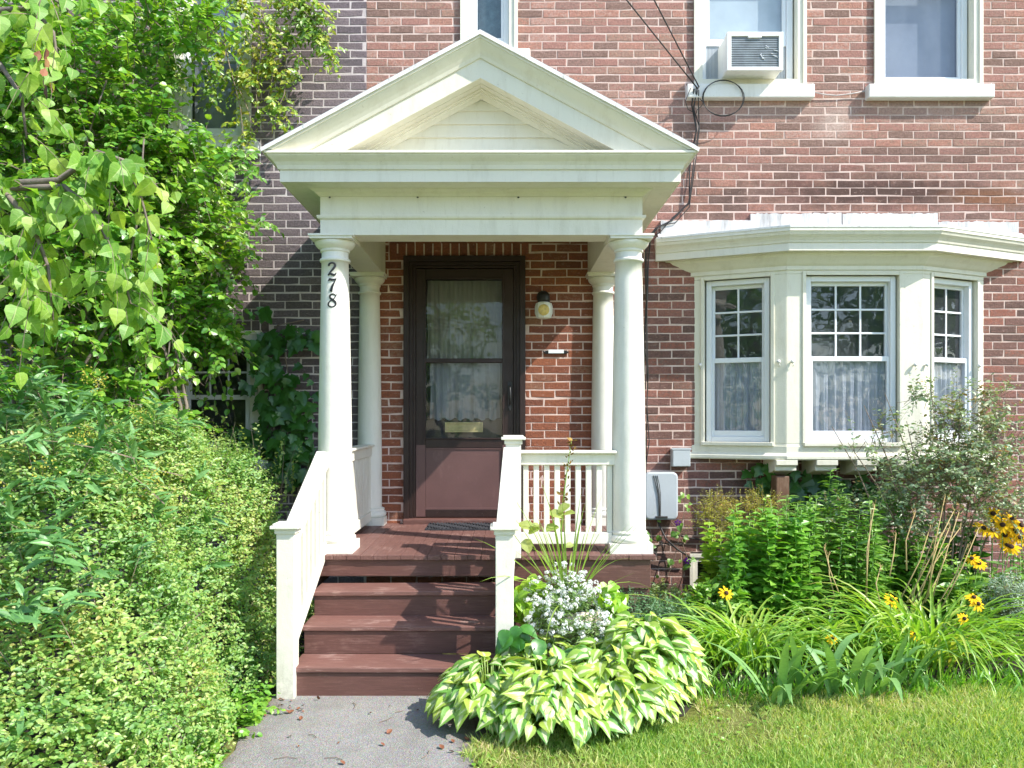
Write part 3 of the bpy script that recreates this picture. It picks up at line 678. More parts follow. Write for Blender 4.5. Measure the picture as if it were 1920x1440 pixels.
# front right
rail = emptypart('railing', porch); rail['label'] = 'short level railing right of the steps'
b = MB(); b.box(UP[0]+PW/2-.002,CR-.09,-1.475,-1.345,1.292,1.312); b.box(UP[0]+PW/2-.002,CR-.09,-1.445,-1.375,1.215,1.292); b.build('top_rail', M['white'], rail, bev=.006)
b = MB(); b.box(UP[0]+PW/2-.002,CR-.115,-1.445,-1.375,.70,.775); b.build('bottom_rail', M['white'], rail, bev=.005)
baluster_row(rail, (UP[0]+PW/2,-1.41), (CR-.095,-1.41), 9, .775, 1.215, w=.036)
b = MB(); s = PW/2; b.box(UP[0]-s,UP[0]+s,UP[1]-s,UP[1]+s,FZ-.02,1.385); cap(b, UP[0], UP[1], 1.385); b.build('newel_post', M['white'], rail, bev=.004)
# left side rail between left columns
rail = emptypart('railing', porch); rail['label'] = 'close boarded side railing between the two left columns'
xs = CL
b = MB(); b.box(xs-.055,xs+.055,YC+.09,YB-.08,1.29,1.31); b.box(xs-.035,xs+.035,YC+.09,YB-.08,1.215,1.29); b.build('top_rail', M['white'], rail, bev=.005)
b = MB(); b.box(xs-.035,xs+.035,YC+.12,YB-.10,.69,.765); b.build('bottom_rail', M['white'], rail, bev=.005)
baluster_row(rail, (xs,YC+.10), (xs,YB-.08), 17, .765, 1.215, w=.048)
# stair railings
def stair_rail(lowp, topp, lowcap, ztop, label, toprailend):
    rail = emptypart('railing', porch); rail['label'] = label
    b = MB(); s = PW/2; b.box(lowp[0]-s,lowp[0]+s,lowp[1]-s,lowp[1]+s,0,lowcap); cap(b, lowp[0], lowp[1], lowcap)
    b.build('newel_post', M['white'], rail, bev=.004)
    a = Vector((lowp[0], lowp[1]+s-.01, lowcap-.06)); c = Vector((topp[0], topp[1], ztop))
    b = MB(); b.bar(a, c, .105, .025); b.bar(a-Vector((0,0,.045)), c-Vector((0,0,.045)), .06, .065); b.build('top_rail', M['white'], rail, bev=.005)
    dz = Vector((0,0,.60)); b = MB(); b.bar(a-dz, c-dz, .05, .075); b.build('bottom_rail', M['white'], rail, bev=.005)
    baluster_row(rail, a, c, 8, a.z-.57, a.z-.075, c.z-.57, c.z-.075, w=.034)
stair_rail(LL, (CL-.05, YC-.085), .925, 1.30, 'sloping stair railing on the left beside the hedge', None)
stair_rail(LP, (UP[0]-.01, UP[1]-PW/2), .92, 1.33, 'sloping stair railing on the right behind the planter', None)
# ------------------------------------------------------------------ steps
steps = thing('front_steps', 'four worn brown wooden steps up to the porch', 'steps', (-.56, -1.95, 0))
sx0, sx1 = -1.168, .01; RI = FZ/4; RUN = .245
for i in range(3):
    z = RI*(i+1)-(.010 if i == 2 else 0); yf = -2.30+RUN*i; tilt = .012 if i == 2 else .002
    b = MB(); b.M = Matrix.Translation((0,0,z)) @ Matrix.Rotation(random.uniform(-.004,.004)+(-.007 if i == 2 else 0), 4, 'Y')
    b.box(sx0,sx1,yf-.013,yf+.245,-.030,0); b.build('tread', M['tread'], steps, bev=.006)
    b = MB(); b.box(sx0+.012,sx1-.012,yf,yf+.022,z-RI+.001,z-.032); b.build('riser', M['brown'], steps, bev=.002)
b = MB()
for x in (sx0+.02, sx1-.05): b.prism([(0,0)]*0 or [(x,0.0),(x+.03,0.0),(x+.03,.12),(x,.12)], -2.27, -1.56)
b.build('stringer', M['brown'], steps)

# ================================================================== small things on the wall
mt = tag(MB().build('placeholder', M['mat']) if False else None or (lambda b: b.build('doormat', M['mat'], org=(-.30,-.24,FZ)))((lambda b: ([b.box(-.62,.06,-.44,-.07,FZ,FZ+.010)], [b.tube([(-.6+.025*i+.012*math.sin(j*1.1+i),-.43+.035*j,FZ+.012) for j in range(11)], .006, 5) for i in range(27)], b)[-1])(MB())), 'black ribbed rubber mat lying before the door', 'doormat')
lamp = thing('wall_lamp', 'jelly jar porch lamp on a black base beside the door', 'lamp', (.322, 0, 2.52))
LX = .322
b = MB(); b.smooth = True; b.M = Matrix.Translation((LX,-.005,2.53)) @ Matrix.Rotation(R(90),4,'X'); b.lathe([(.055,0),(.056,.012),(.045,.022),(.02,.026)], (0,0,0), 24); b.M = I4
b.tube([(LX,-.02,2.53),(LX,-.06,2.545),(LX,-.095,2.535)], .012, 8); b.lathe([(.012,2.555),(.04,2.55),(.050,2.535),(.052,2.49),(.048,2.478),(.01,2.477)], (LX,-.10,0), 24, caps=False); b.build('base', M['black'], lamp)
b = MB(); b.lathe([(.045,2.478),(.064,2.468),(.073,2.44),(.073,2.385),(.058,2.345),(.03,2.338),(.001,2.337)], (LX,-.10,0), 8, caps=False); b.build('glass_jar', M['jar'], lamp)
b = MB(); b.smooth = True; b.M = Matrix.Translation((LX-.003,-.165,2.405)) @ Matrix.Rotation(R(90),4,'X'); b.lathe([(.046,0),(.046,.006),(.04,.011),(.02,.013),(.001,.0135)], (0,0,0), 20); b.M = I4; b.build('lens', M['bulb'], lamp)
ml = thing('letter_clip', 'small white metal clip plate fixed to the bricks below the lamp', 'wall clip', (.42,0,2.075))
b = MB(); b.box(.335,.52,-.014,.0,2.06,2.088); b.tube([(.335,-.012,2.074),(.322,-.016,2.08)], .009, 6); b.tube([(.52,-.012,2.074),(.533,-.016,2.072)], .009, 6); b.build('holder', M['black'], ml, bev=.002)
b = MB(); b.box(.364,.492,-.022,-.0145,2.063,2.094); b.build('plate', M['vinyl'], ml, bev=.002)
# utility boxes
ub = thing('junction_box', 'small square grey electrical box under the bay window corner', 'electrical box', (1.455,0,1.2))
b = MB(); b.box(1.382,1.530,-.09,.0,1.125,1.272); b.build('case', M['greybox'], ub, bev=.006)
b = MB(); b.box(1.376,1.536,-.098,-.0905,1.262,1.278); b.box(1.386,1.526,-.0955,-.0905,1.130,1.258); b.build('lid', M['greybox'], ub, bev=.003)
mb_ = thing('utility_box', 'larger pale rounded utility box with wire shadows modelled as dark strands on its cover', 'utility box', (1.29,0,.9))
b = MB()
def rrect(x0, x1, z0, z1, r, k=5):
    out = []
    for cx, cz, a0 in ((x1-r,z1-r,0),(x0+r,z1-r,90),(x0+r,z0+r,180),(x1-r,z0+r,270)):
        for i in range(k+1): a = R(a0+90*i/k); out.append((cx+r*math.cos(a), cz+r*math.sin(a)))
    return out
b.prism(rrect(1.155,1.415,.695,1.075,.035), -.07, .0); b.build('back_case', M['greybox'], mb_, bev=.004)
b = MB(); b.prism(rrect(1.148,1.422,.690,1.082,.045), -.12, -.0705)
b.build('cover', M['greybox'], mb_, bev=.014)
b = MB()
for k in range(3): b.tube([(1.218+.016*k,-.123,1.055),(1.238+.014*k,-.127,.98),(1.258+.009*k,-.128,.90),(1.264+.006*k,-.127,.80),(1.264+.006*k,-.124,.715)], .0028, 6)  # dark strands modelled where shadows of wires fall on the cover
b.build('cable', M['wire'], mb_)
b = MB(); b.box(1.235,1.335,-.128,-.118,.705,.722); b.build('latch', M['wire'], mb_, bev=.003)
# cables
A = at(1308,166,-.085)
def dropwire(px, py, k, label, off):
    B = at(1308+(px-1308)*k, 166+(py-166)*k, -2.6); pts = [A+Vector((off,0,off))+(B-A)*t for t in (0,.05,.1,.2,.35,.5,.75,1,1.5,2.2,3.0)]
    pts = [p-Vector((0,0,.10*math.sin(min(1,i/10)*3.14159)*0)) for i, p in enumerate(pts)]
    b = MB(); b.smooth = True; b.tube(pts, .0055, 6); tag(b.build('overhead_cable', M['wire'], org=A), label, 'cable', 'service cables to the house')
dropwire(1175,0,5.5,'lower of two overhead cables meeting at the window sill corner', 0.0)
dropwire(1222,0,5.5,'steeper of two overhead cables meeting at the window sill corner', .012)
b = MB(); b.smooth = True
path0 = [(1308,168),(1303,200),(1309,240),(1302,285),(1297,330),(1292,385),(1262,412),(1235,428),(1216,446),(1211,500),(1213,560),(1209,640),(1213,700),(1209,760),(1212,830),(1207,880),(1214,930)]
for k in range(4):
    pts = [at(px+random.uniform(-4,4)+(k-1.5)*2.0, py+random.uniform(-6,6), -.03-.008*(k%2)-(.06 if i == 0 else 0)) for i, (px, py) in enumerate(path0)]
    b.tube(pts, .0042 if k else .006, 6)
tag(b.build('cable_bundle', M['wire'], org=at(1300,300,0)), 'bundle of dark cables running down the bricks beside the porch', 'cable')
b = MB(); b.smooth = True; c0 = at(1356,184,-.09)
for q in range(2):
    b.tube([c0+Vector((.165*math.cos(a)*(1+.05*q), -.004*q, .15*math.sin(a)*(1-.04*q))) for a in [R(150+i*14) for i in range(29)]], .0035, 5)
b.tube([at(1312,185,-.09)+Vector((.03*math.sin(i*1.3),0,-.03*i)) for i in range(5)], .0035, 5); b.tube([at(1295,165,-.09),at(1285,190,-.09),at(1290,205,-.06),at(1303,212,-.04)], .0035, 5)
tag(b.build('cable_coil', M['wire'], org=c0), 'loose loop of cable hanging below the left upstairs sill', 'cable')
b = MB(); b.smooth = True; b.tube([at(1524,172,-.03),at(1545,177,-.025),at(1568,179,-.02),at(1595,176,-.02),at(1622,171,-.03)], .005, 6)
tag(b.build('sill_cable', M['whitewire'], org=at(1570,176,0)), 'pale cable strung between the two upstairs sills', 'cable')
b = MB(); b.smooth = True
b.tube([at(1232,975,-.06),at(1248,1010,-.10),at(1270,1030,-.08),at(1298,1048,-.05)], .008, 6); b.tube([at(1203,990,-.05),at(1225,1012,-.05),at(1262,1024,-.04)], .005, 6); b.tube([at(1268,1003,-.03),at(1290,1008,-.03),at(1330,1014,-.03),at(1370,1020,-.03)], .006, 6)
tag(b.build('ground_cable', M['wire'], org=at(1250,1010,0)), 'dark cable looping from the utility box down towards the basement window', 'cable')
# ================================================================== foliage tools
def unit(a): return a/np.maximum(np.linalg.norm(a, axis=-1, keepdims=True), 1e-9)
def npmesh(name, V, T, mat, parent=None, org=None, uv=None, smooth=False):
    me = bpy.data.meshes.new(name); V = np.asarray(V, np.float32); T = np.asarray(T, np.int32); n = len(T)
    me.vertices.add(len(V)); me.vertices.foreach_set('co', V.ravel()); me.loops.add(n*3); me.loops.foreach_set('vertex_index', T.ravel())
    me.polygons.add(n); me.polygons.foreach_set('loop_start', np.arange(0, n*3, 3, dtype=np.int32))
    me.materials.append(mat)
    if uv is not None:
        l = me.uv_layers.new(name='UVMap'); l.data.foreach_set('uv', np.asarray(uv, np.float32)[T.ravel()].ravel())
    me.update(calc_edges=True)
    me.polygons.foreach_set('use_smooth', np.full(n, smooth)); me.validate()
    return link(name, me, parent, org)
def strip_leaf(outline, fold=.18, bend=.25, uv=False):
    """outline: list of (v, halfwidth); three verts a row; returns verts (k,3), tris, uvs"""
    V = []; T = []; U = []
    for v, w in outline:
        zc = -bend*v*v
        if w < 1e-4: V.append((0,v,zc)); U.append((0,v))
        else:
            V += [(-w,v,zc+fold*w),(0,v,zc),(w,v,zc+fold*w)]; U += [(-1,v),(0,v),(1,v)]
    i = 0; rows = []
    for v, w in outline:
        k = 1 if w < 1e-4 else 3; rows.append(list(range(i,i+k))); i += k
    for a, b in zip(rows, rows[1:]):
        if len(a) == 1 and len(b) == 3: T += [(a[0],b[1],b[0]),(a[0],b[2],b[1])]
        elif len(a) == 3 and len(b) == 1: T += [(a[0],a[1],b[0]),(a[1],a[2],b[0])]
        elif len(a) == 3: T += [(a[0],a[1],b[1]),(a[0],b[1],b[0]),(a[1],a[2],b[2]),(a[1],b[2],b[1])]
    return np.array(V), np.array(T), np.array(U)
TINY = strip_leaf([(0,0),(.5,.27),(1,0)], .3, .15)
OVAL = strip_leaf([(0,0),(.28,.24),(.62,.25),(1,0)], .25, .22)
ROUND = strip_leaf([(0,0),(.18,.33),(.55,.40),(.85,.2),(1,0)], .2, .2)
LANCE = strip_leaf([(0,0),(.25,.12),(.55,.13),(.85,.06),(1,0)], .3, .3)
HEART = strip_leaf([(0,0),(.03,.26),(.18,.42),(.42,.43),(.68,.26),(.86,.09),(1,0)], .22, .32)
IVYL = strip_leaf([(0,0),(.0,.22),(.16,.46),(.30,.30),(.46,.50),(.60,.22),(.82,.15),(1,0)], .15, .2)
def scatter(tmpl, P, A, N, Sc):
    V, T, U = tmpl; n = len(P); k = len(V)
    y = unit(A); z = unit(N-y*np.sum(N*y, 1, keepdims=True)); x = np.cross(y, z)
    Sc = np.asarray(Sc).reshape(n,1,1)
    W = P[:,None,:]+Sc*(V[None,:,0:1]*x[:,None,:]+V[None,:,1:2]*y[:,None,:]+V[None,:,2:3]*z[:,None,:])
    TT = (T[None]+(np.arange(n)*k)[:,None,None]).reshape(-1,3)
    return W.reshape(-1,3), TT, np.tile(U, (n,1))
def merge(*parts):
    V = []; T = []; o = 0
    for p in parts: V.append(p[0]); T.append(p[1]+o); o += len(p[0])
    return np.concatenate(V), np.concatenate(T)
UPV = np.array([0,0,1.0])
def rv(n, s=1.0): return rng.normal(0, s, (n,3))
def sprays(B, D, L, m, size, droop=.25, spread=.75, upw=.8, face=None, jitter=.25, tip=.0):
    """leaves set alternately along twigs that start at B, run along D for L metres"""
    n = len(B); D = unit(D); L = np.broadcast_to(np.asarray(L, float), (n,)); t = (np.arange(m)+.7)/m
    side = unit(np.cross(D, UPV)+rv(n,.15)); roll = rng.uniform(0, 6.28, n)
    P = B[:,None,:]+D[:,None,:]*(L[:,None,None]*t[None,:,None])-UPV*(droop*L[:,None,None]*(t**2)[None,:,None])
    sg = np.where(np.arange(m)%2 == 0, 1.0, -1.0)[None,:,None]
    dd = unit(D[:,None,:]-UPV*(2*droop*t[None,:,None]))
    A = dd*(.55+tip)+side[:,None,:]*sg*spread+rng.normal(0,jitter,(n,m,3))-UPV*droop*.6
    f = UPV if face is None else np.asarray(face, float)
    Nn = UPV*upw+np.asarray(f)*(.0 if face is None else .8)+D[:,None,:]*.25+rng.normal(0,.38,(n,m,3))
    sc = size*rng.uniform(.5,1.4,(n,m))*(1-.35*t[None,:]**2)
    return P.reshape(-1,3), A.reshape(-1,3), Nn.reshape(-1,3), sc.ravel()
def twigs(B, D, L, droop, r=.004, k=4):
    n = len(B); D = unit(D); L = np.broadcast_to(np.asarray(L, float), (n,)); V = []; t = np.linspace(0,1,k)
    P = B[:,None,:]+D[:,None,:]*(L[:,None,None]*t[None,:,None])-UPV*(droop*L[:,None,None]*(t**2)[None,:,None])
    s1 = unit(np.cross(D, UPV)+1e-3); s2 = np.cross(D, s1); rr = r*(1-.75*t)[None,:,None]
    ring_ = [P+rr*(s1[:,None]*math.cos(a)+s2[:,None]*math.sin(a)) for a in (0,2.094,4.189)]
    V = np.stack(ring_, 2).reshape(n, k*3, 3); T = []
    for i in range(k-1):
        for j in range(3):
            l = (j+1)%3; T += [(i*3+j,i*3+l,i*3+3+l),(i*3+j,i*3+3+l,i*3+3+j)]
    T = np.array(T); return V.reshape(-1,3), (T[None]+(np.arange(n)*k*3)[:,None,None]).reshape(-1,3)
def tubes_np(paths, r0, r1, n=5):
    b = MB(); b.smooth = True
    for p in paths:
        k = len(p); b.tube(p, [r0+(r1-r0)*i/(k-1) for i in range(k)], n)
    return b
def inball(n, p=.5):
    return unit(rv(n))*(rng.uniform(0,1,(n,1))**p)
def blob_points(blobs, n, p=.45):
    """blobs: (px, py, Y, rx, ry, rz); returns points and outward directions"""
    w = np.array([b[3]*b[4]*b[5] for b in blobs])**.67; k = rng.choice(len(blobs), n, p=w/w.sum())
    c = np.array([tuple(at(b[0],b[1],b[2])) for b in blobs])[k]; r = np.array([b[3:6] for b in blobs])[k]; q = inball(n, p)
    return c+q*r, unit(q/r)
def ribbons(B, az, L, w, lift, curl, nseg=7, twist=.2, vfold=.25, taper=1.6, wmid=.35):
    """arching strap leaves"""
    V = []; T = []; U = []; o = 0
    for i in range(len(B)):
        p = np.array(B[i], float); h = np.array([math.cos(az[i]), math.sin(az[i]), 0]); th = lift[i]; s = L[i]/nseg; tw = rng.normal(0, twist)
        for k in range(nseg+1):
            t = k/nseg; d = h*math.cos(th)+UPV*math.sin(th); sd = np.cross(d, UPV); sd = sd/max(np.linalg.norm(sd),1e-6)
            nn = np.cross(sd, d); sd = sd*math.cos(tw*t)+nn*math.sin(tw*t)
            ww = w[i]*(min(1, .55+t/wmid*.45) if t < wmid else max(.0, 1-((t-wmid)/(1-wmid))**taper))
            V += [p-sd*ww/2+nn*ww*vfold, p.copy(), p+sd*ww/2+nn*ww*vfold]; U += [(-1,t),(0,t),(1,t)]
            p = p+d*s; th -= curl[i]/nseg*(.5+t)
            if p[2] < .02: p[2] = .02; th = max(th, 0)
        for k in range(nseg):
            a = o+k*3; c = a+3; T += [(a,a+1,c+1),(a,c+1,c),(a+1,a+2,c+2),(a+1,c+2,c+1)]
        o += (nseg+1)*3
    return np.array(V), np.array(T), np.array(U)

GM = {
 'hedge': leaf('hedge_leaf', ['#4f8040','#67984a','#7fae56','#98b866','#aec070','#a89a58'], .42, .5, warm=(1.07,1.03,.86)),
 'longleaf': leaf('long_leaf', ['#4a7a44','#5f9152','#74a562','#8fb878'], .32, .45, warm=(1,1,.95)),
 'vine': leaf('vine_leaf', ['#3f7a2c','#568f36','#6ea53f','#8cb94a','#aac858'], .4, .42),
 'shrub': leaf('shrub_leaf', ['#3f7a2e','#579438','#74aa42','#93c04e','#acc858'], .4, .4),
 'linden': leaf('large_tree_leaf', ['#568f3c','#6fa644','#88b950','#a4c95e','#bad268'], .5, .5, gl=.03, big=4, vein=True),
 'ivy': leaf('ivy_leaf', ['#2a5a24','#356a2a','#417a30','#528a38'], .35, .4),
 'phlox': leaf('green_stem_leaf', ['#578f3c','#6ea446','#86b652','#a2c862'], .42, .45),
 'lily': leaf('bright_lily_leaf', ['#5fa03c','#7cb648','#98c85a'], .4, .4),
 'fern': leaf('feathery_leaf', ['#8a9a3c','#a3ad48','#b9b850','#b78a4a'], .4, .5),
 'rose': leaf('grey_green_leaf', ['#5f765f','#738a70','#879c80','#9fb094','#92866a','#a07a4c'], .3, .4, warm=(1,1.02,.85)),
 'dark': leaf('broad_dark_leaf', ['#2c6128','#39742f','#4a8638'], .3, .35),
 'silver': leaf('silver_leaf', ['#7f9a86','#94ad97','#a9bda6','#b9cab4'], .25, .6, warm=(1,1,1)),
 'blue': leaf('blue_green_leaf', ['#5d8a62','#719c74','#88ae86'], .3, .55, warm=(1,1,.9)),
 'daylily': leaf('daylily_leaf', ['#5d9438','#76a942','#93bd50','#aac95c','#c6b872'], .42, .4, warm=(.98,1,.85)),
 'iris': leaf('iris_leaf', ['#6c9a5e','#80ad6c','#98be7c'], .35, .5, gl=.03, warm=(1,1,.9)),
 'lime': leaf('lime_leaf', ['#79b03a','#95c442','#b0d24c'], .45, .4),
 'spike': leaf('spike_leaf', ['#6f9a46','#8bb052','#a3bf60'], .35, .35),
 'grass': leaf('grass_blade', ['#5f9636','#79ac44','#90b950','#a6c45e','#bcc878','#d3c796'], .4, .6, gl=.03, big=1.1, warm=(1.2,1.03,1.3)),
 'weed': leaf('path_weed_leaf', ['#5c9a38','#78b142','#96c24e'], .4, .45),
}
def flat(name, c, rough=.6, trans=.3):
    n = NT(name); d = n.n('BsdfDiffuse'); d.inputs[0].default_value = C(c); t = n.n('BsdfTranslucent'); t.inputs[0].default_value = C(c); return n.surf(n.mixsh(trans, d, t))
GM['petal'] = flat('yellow_petal', '#ffcc30'); GM['cone'] = simple('flower_cone', (.05,.022,.012), .9, .4, 80)
GM['white'] = flat('white_petal', '#eef0ee'); GM['budy'] = flat('yellow_bud', '#b3b050'); GM['purple'] = flat('purple_petal', '#5a2a7c')
GM['straw'] = leaf('dry_stalk', ['#97804f','#ab9260','#b8a272','#7d6640'], .1, .7, gl=.03, warm=(1,1,1)); GM['seed'] = leaf('seed_head', ['#5a4326','#8a6a3c','#b5a060'], .1, .7, gl=.02)
def hostamat():
    n = NT('variegated_hosta'); uvn = n.n('UVMap').outputs[0]; s = n.sep(uvn); u = n.math('ABSOLUTE', s[0]); v = s[1]; r = n.rnd()
    vec = n.scale(uvn, (7,1.5,1)); st = n.noise(vec, 2.2, 4, .7); rr = n.math('MULTIPLY', n.math('SUBTRACT', r, .5), .3)
    lim = n.math('SUBTRACT', .36, n.math('MULTIPLY', v, .20)); e = n.math('SUBTRACT', n.math('ADD', n.math('ADD', u, rr), n.math('MULTIPLY', n.math('SUBTRACT', st, .5), .75)), lim)
    rim = n.ramp(r, [(0,'#5a943a'),(.3,'#78aa42'),(.6,'#9cbf4a'),(1,'#bdcf58')])
    vein = n.math('MULTIPLY', n.math('ABSOLUTE', n.math('SINE', n.math('MULTIPLY', s[0], 16))), 1.0); rim = n.mix(n.map(vein, 0, .3, .25, 0), rim, '#3f6f2a')
    c = n.mix(n.map(e, -.06, .06), '#dce2ae', rim)
    d = n.n('BsdfDiffuse'); n.put(d.inputs[0], c); t = n.n('BsdfTranslucent'); n.put(t.inputs[0], n.mix(1.0, c, (1.1,1.1,.6), 'MULTIPLY')); g = n.n('BsdfGlossy'); g.inputs['Roughness'].default_value = .4
    bm = n.bump(vein, .25, .004)
    for q in (d, g): n.put(q.inputs['Normal'], bm)
    return n.surf(n.mixsh(.07, n.mixsh(.32, d, t), g))
GM['hosta'] = hostamat()

def plant(name, label, cat, loc, group=None): return thing(name, label, cat, loc, group)

# ------------------------------------------------------------------ hedge
def sm(x): x = np.clip(x, 0, 1); return x*x*(3-2*x)
def hz(x, y):
    top = 1.44+.10*np.sin(2.1*x+.7)+.06*np.sin(3.7*x+1.9*y)-.20*sm((x+2.2)/.8)
    front = sm((y+4.55+.12*np.sin(3*x))/1.75); edge = sm((-1.22-x+.10*np.sin(3.1*y)+.05*np.sin(8*y))/.62)**.7; back = sm((-.45-y)/.5)
    lump = .07*np.sin(6.1*x+1.2)*np.sin(5.3*y)+.05*np.sin(11*x+4*y)
    return np.maximum(0, (top+lump)*front*edge*back)
def hedge_points(n, xr, yr, dep):
    out = []; nr = []
    while sum(map(len, out)) < n:
        q = n*3; x = rng.uniform(*xr, q); y = rng.uniform(*yr, q); z = hz(x, y); e = .03
        gx = (hz(x+e,y)-hz(x-e,y))/(2*e); gy = (hz(x,y+e)-hz(x,y-e))/(2*e); a = np.sqrt(1+gx*gx+gy*gy)
        nn = np.stack([-gx,-gy,np.ones(q)],1)/a[:,None]; P = np.stack([x,y,z],1)
        vis = np.sum((np.array([0,CAMY,CAMZ])-P)*nn, 1) > -.35
        keep = (rng.uniform(0,4,q) < a) & (z > .05) & vis; out.append(P[keep]); nr.append(nn[keep])
    P = np.concatenate(out)[:n]; Nn = np.concatenate(nr)[:n]
    return P-Nn*(rng.uniform(0,1,(n,1))**1.6)*dep, Nn
hd = plant('hedge', 'big sunlit small leaved hedge filling the ground left of the path', 'hedge', (-2.4,-2.3,0))
B, Nn = hedge_points(15500, (-4.4,-1.2), (-4.6,-.5), .20)
D = Nn*.8+UPV*.45+rv(len(B),.45); Ln = rng.uniform(.09,.24,len(B)); B = B-unit(D)*Ln[:,None]*.6
P, A, NN, sc = sprays(B, D, Ln, 10, .0295, .18, .9, .7, jitter=.3)
NN = NN+np.repeat(Nn, 10, 0)*.6+np.array([.35,-.3,0])
V, T, U = scatter(OVAL, P, A, NN, sc); npmesh('foliage', V, T, GM['hedge'], hd)
V, T = twigs(B[::3], D[::3], Ln[::3], .18, .0022, 3); npmesh('twigs', V, T, M['twig'], hd)
# light new shoots rising from the hedge next to the steps
B = np.array([tuple(at(px, py, -1.25)) for px, py in [(430,905),(455,900),(475,915),(500,915),(520,925),(540,915),(495,890),(525,885),(470,885),(400,880),(550,930),(445,930),(535,945)]])
D = np.array([(rng.uniform(-.3,.5), rng.uniform(-.3,.1), 1) for _ in B]); Ln = rng.uniform(.22,.42,len(B))
P, A, NN, sc = sprays(B, D, Ln, 18, .034, .05, .9, .5); V, T, U = scatter(OVAL, P, A, NN, sc)
sh = plant('privet_shoots', 'pale green shoots sticking up between the hedge and the porch', 'shrub', tuple(at(490,900,-1.25)-Vector((0,0,.9))))
npmesh('leaves', V, T, leaf('pale_shoot_leaf', ['#7f9c5e','#96b070','#b0c288'], .4), sh); V, T = twigs(B-np.array([0,0,.3]), D, Ln+.3, .05, .003, 4); npmesh('stem', V, T, M['twig'], sh)
# tall weedy shrub with long leaves and yellow buds at the left
lw = plant('elder_shrub', 'long leaved bushy plant with tiny yellow flower buds at the left edge of the hedge', 'shrub', (-2.2,-3.6,0))
def long_shrub(n, xr, yr, dz):
    x = rng.uniform(*xr, n); y = rng.uniform(*yr, n); z = hz(x,y)+rng.uniform(-.15,dz,n); return np.stack([x,y,z],1)
B = np.concatenate([long_shrub(330, (-3.6,-1.95), (-4.2,-2.3), .17), long_shrub(70, (-2.1,-1.6), (-3.9,-2.2), .12)])
D = UPV*.9+np.array([.15,-.5,0])+rv(len(B),.4); Ln = rng.uniform(.14,.30,len(B))
P, A, NN, sc = sprays(B-unit(D)*.1, D, Ln, 10, .105, .15, .8, .8, tip=.25); V, T, U = scatter(LANCE, P, A, NN, sc)
npmesh('leaves', V, T, GM['longleaf'], lw); V, T = twigs(B-unit(D)*.3, D, Ln+.2, .15, .0035, 4); npmesh('stem', V, T, M['twig'], lw)
bud = strip_leaf([(0,0),(.3,.3),(.7,.3),(1,0)], .4, 0); k = rng.choice(len(B), 30, replace=False); bp = []; 
for i in k:
    e = B[i]+unit(D[i:i+1])[0]*(Ln[i]-.02); bp.append(e+rng.normal(0,.026,(34,3)))
bp = np.concatenate(bp); V, T, U = scatter(bud, bp, rv(len(bp)), rv(len(bp)), np.full(len(bp), .012)); npmesh('flower_buds', V, T, GM['budy'], lw)
# weeds along the path edge
wd_ = plant('path_weeds', 'low bright green weeds along the left edge of the path', 'weeds', (-1.35,-3.1,0))
y = rng.uniform(-3.9,-2.35,260); x = -1.29-.28*rng.uniform(0,1,260)**1.5+.05*np.sin(9*y); B = np.stack([x,y,np.full(260,.0)],1)
D = np.stack([rng.normal(.25,.35,260), rng.normal(-.1,.35,260), rng.uniform(.3,1,260)],1); Ln = rng.uniform(.06,.2,260)
P, A, NN, sc = sprays(B, D, Ln, 8, .036, .3, .9, .9); V, T, U = scatter(ROUND, P, A, NN, sc); npmesh('leaves', V, T, GM['weed'], wd_); wd_['kind'] = 'stuff'

# ------------------------------------------------------------------ creepers on the grey wall
cv = plant('wall_creeper', 'leafy climbing creeper hanging over the grey house wall and its upstairs window', 'climbing plant', (-3.2,-.3,0))
def wall_region(ells, n, yr):
    w = np.array([e[2]*e[3] for e in ells], float); k = rng.choice(len(ells), n, p=w/w.sum()); e = np.array(ells, float)[k]
    a = rng.uniform(0,6.28,n); r = np.sqrt(rng.uniform(0,1,n)); px = e[:,0]+e[:,2]*r*np.cos(a); py = e[:,1]+e[:,3]*r*np.sin(a); Y = -rng.uniform(*yr, n)
    Dd = Y-CAMY; return np.stack([(px-CX)*Dd/F, Y, CAMZ-(py-CY)*Dd/F],1)
def gap(B, O):
    d = B[:,1]-CAMY; px = B[:,0]*F/d+CX; py = CY-(B[:,2]-CAMZ)*F/d; k = np.ones(len(B), bool)
    for x0, x1, y0, y1 in ((375,480,665,860),(325,445,95,250),(445,600,560,720)): k &= ~((px > x0) & (px < x1) & (py > y0) & (py < y1))
    return B[k], O[k]
ELL = [(90,60,190,150),(300,35,150,60),(60,330,200,240),(230,260,120,190),(300,300,120,70),(250,480,190,200),(385,330,85,45),(410,420,80,60),(380,520,60,90),(300,640,170,120),(130,700,200,130),(470,400,35,30),(440,300,60,30)]
B = wall_region(ELL, 1700, (.06,.65)); B, _ = gap(B, B); n = len(B)
D = np.stack([rng.normal(.25,.6,n), rng.normal(-.75,.3,n), rng.normal(-.05,.5,n)],1); Ln = rng.uniform(.12,.42,n)
P, A, NN, sc = sprays(B, D, Ln, 12, .062, .35, .8, .6, face=(.1,-.8,.2)); V1, T1, U = scatter(OVAL, P, A, NN, sc)
tw1 = twigs(B, D, Ln, .35, .003, 4)
npmesh('foliage', V1, T1, GM['vine'], cv)
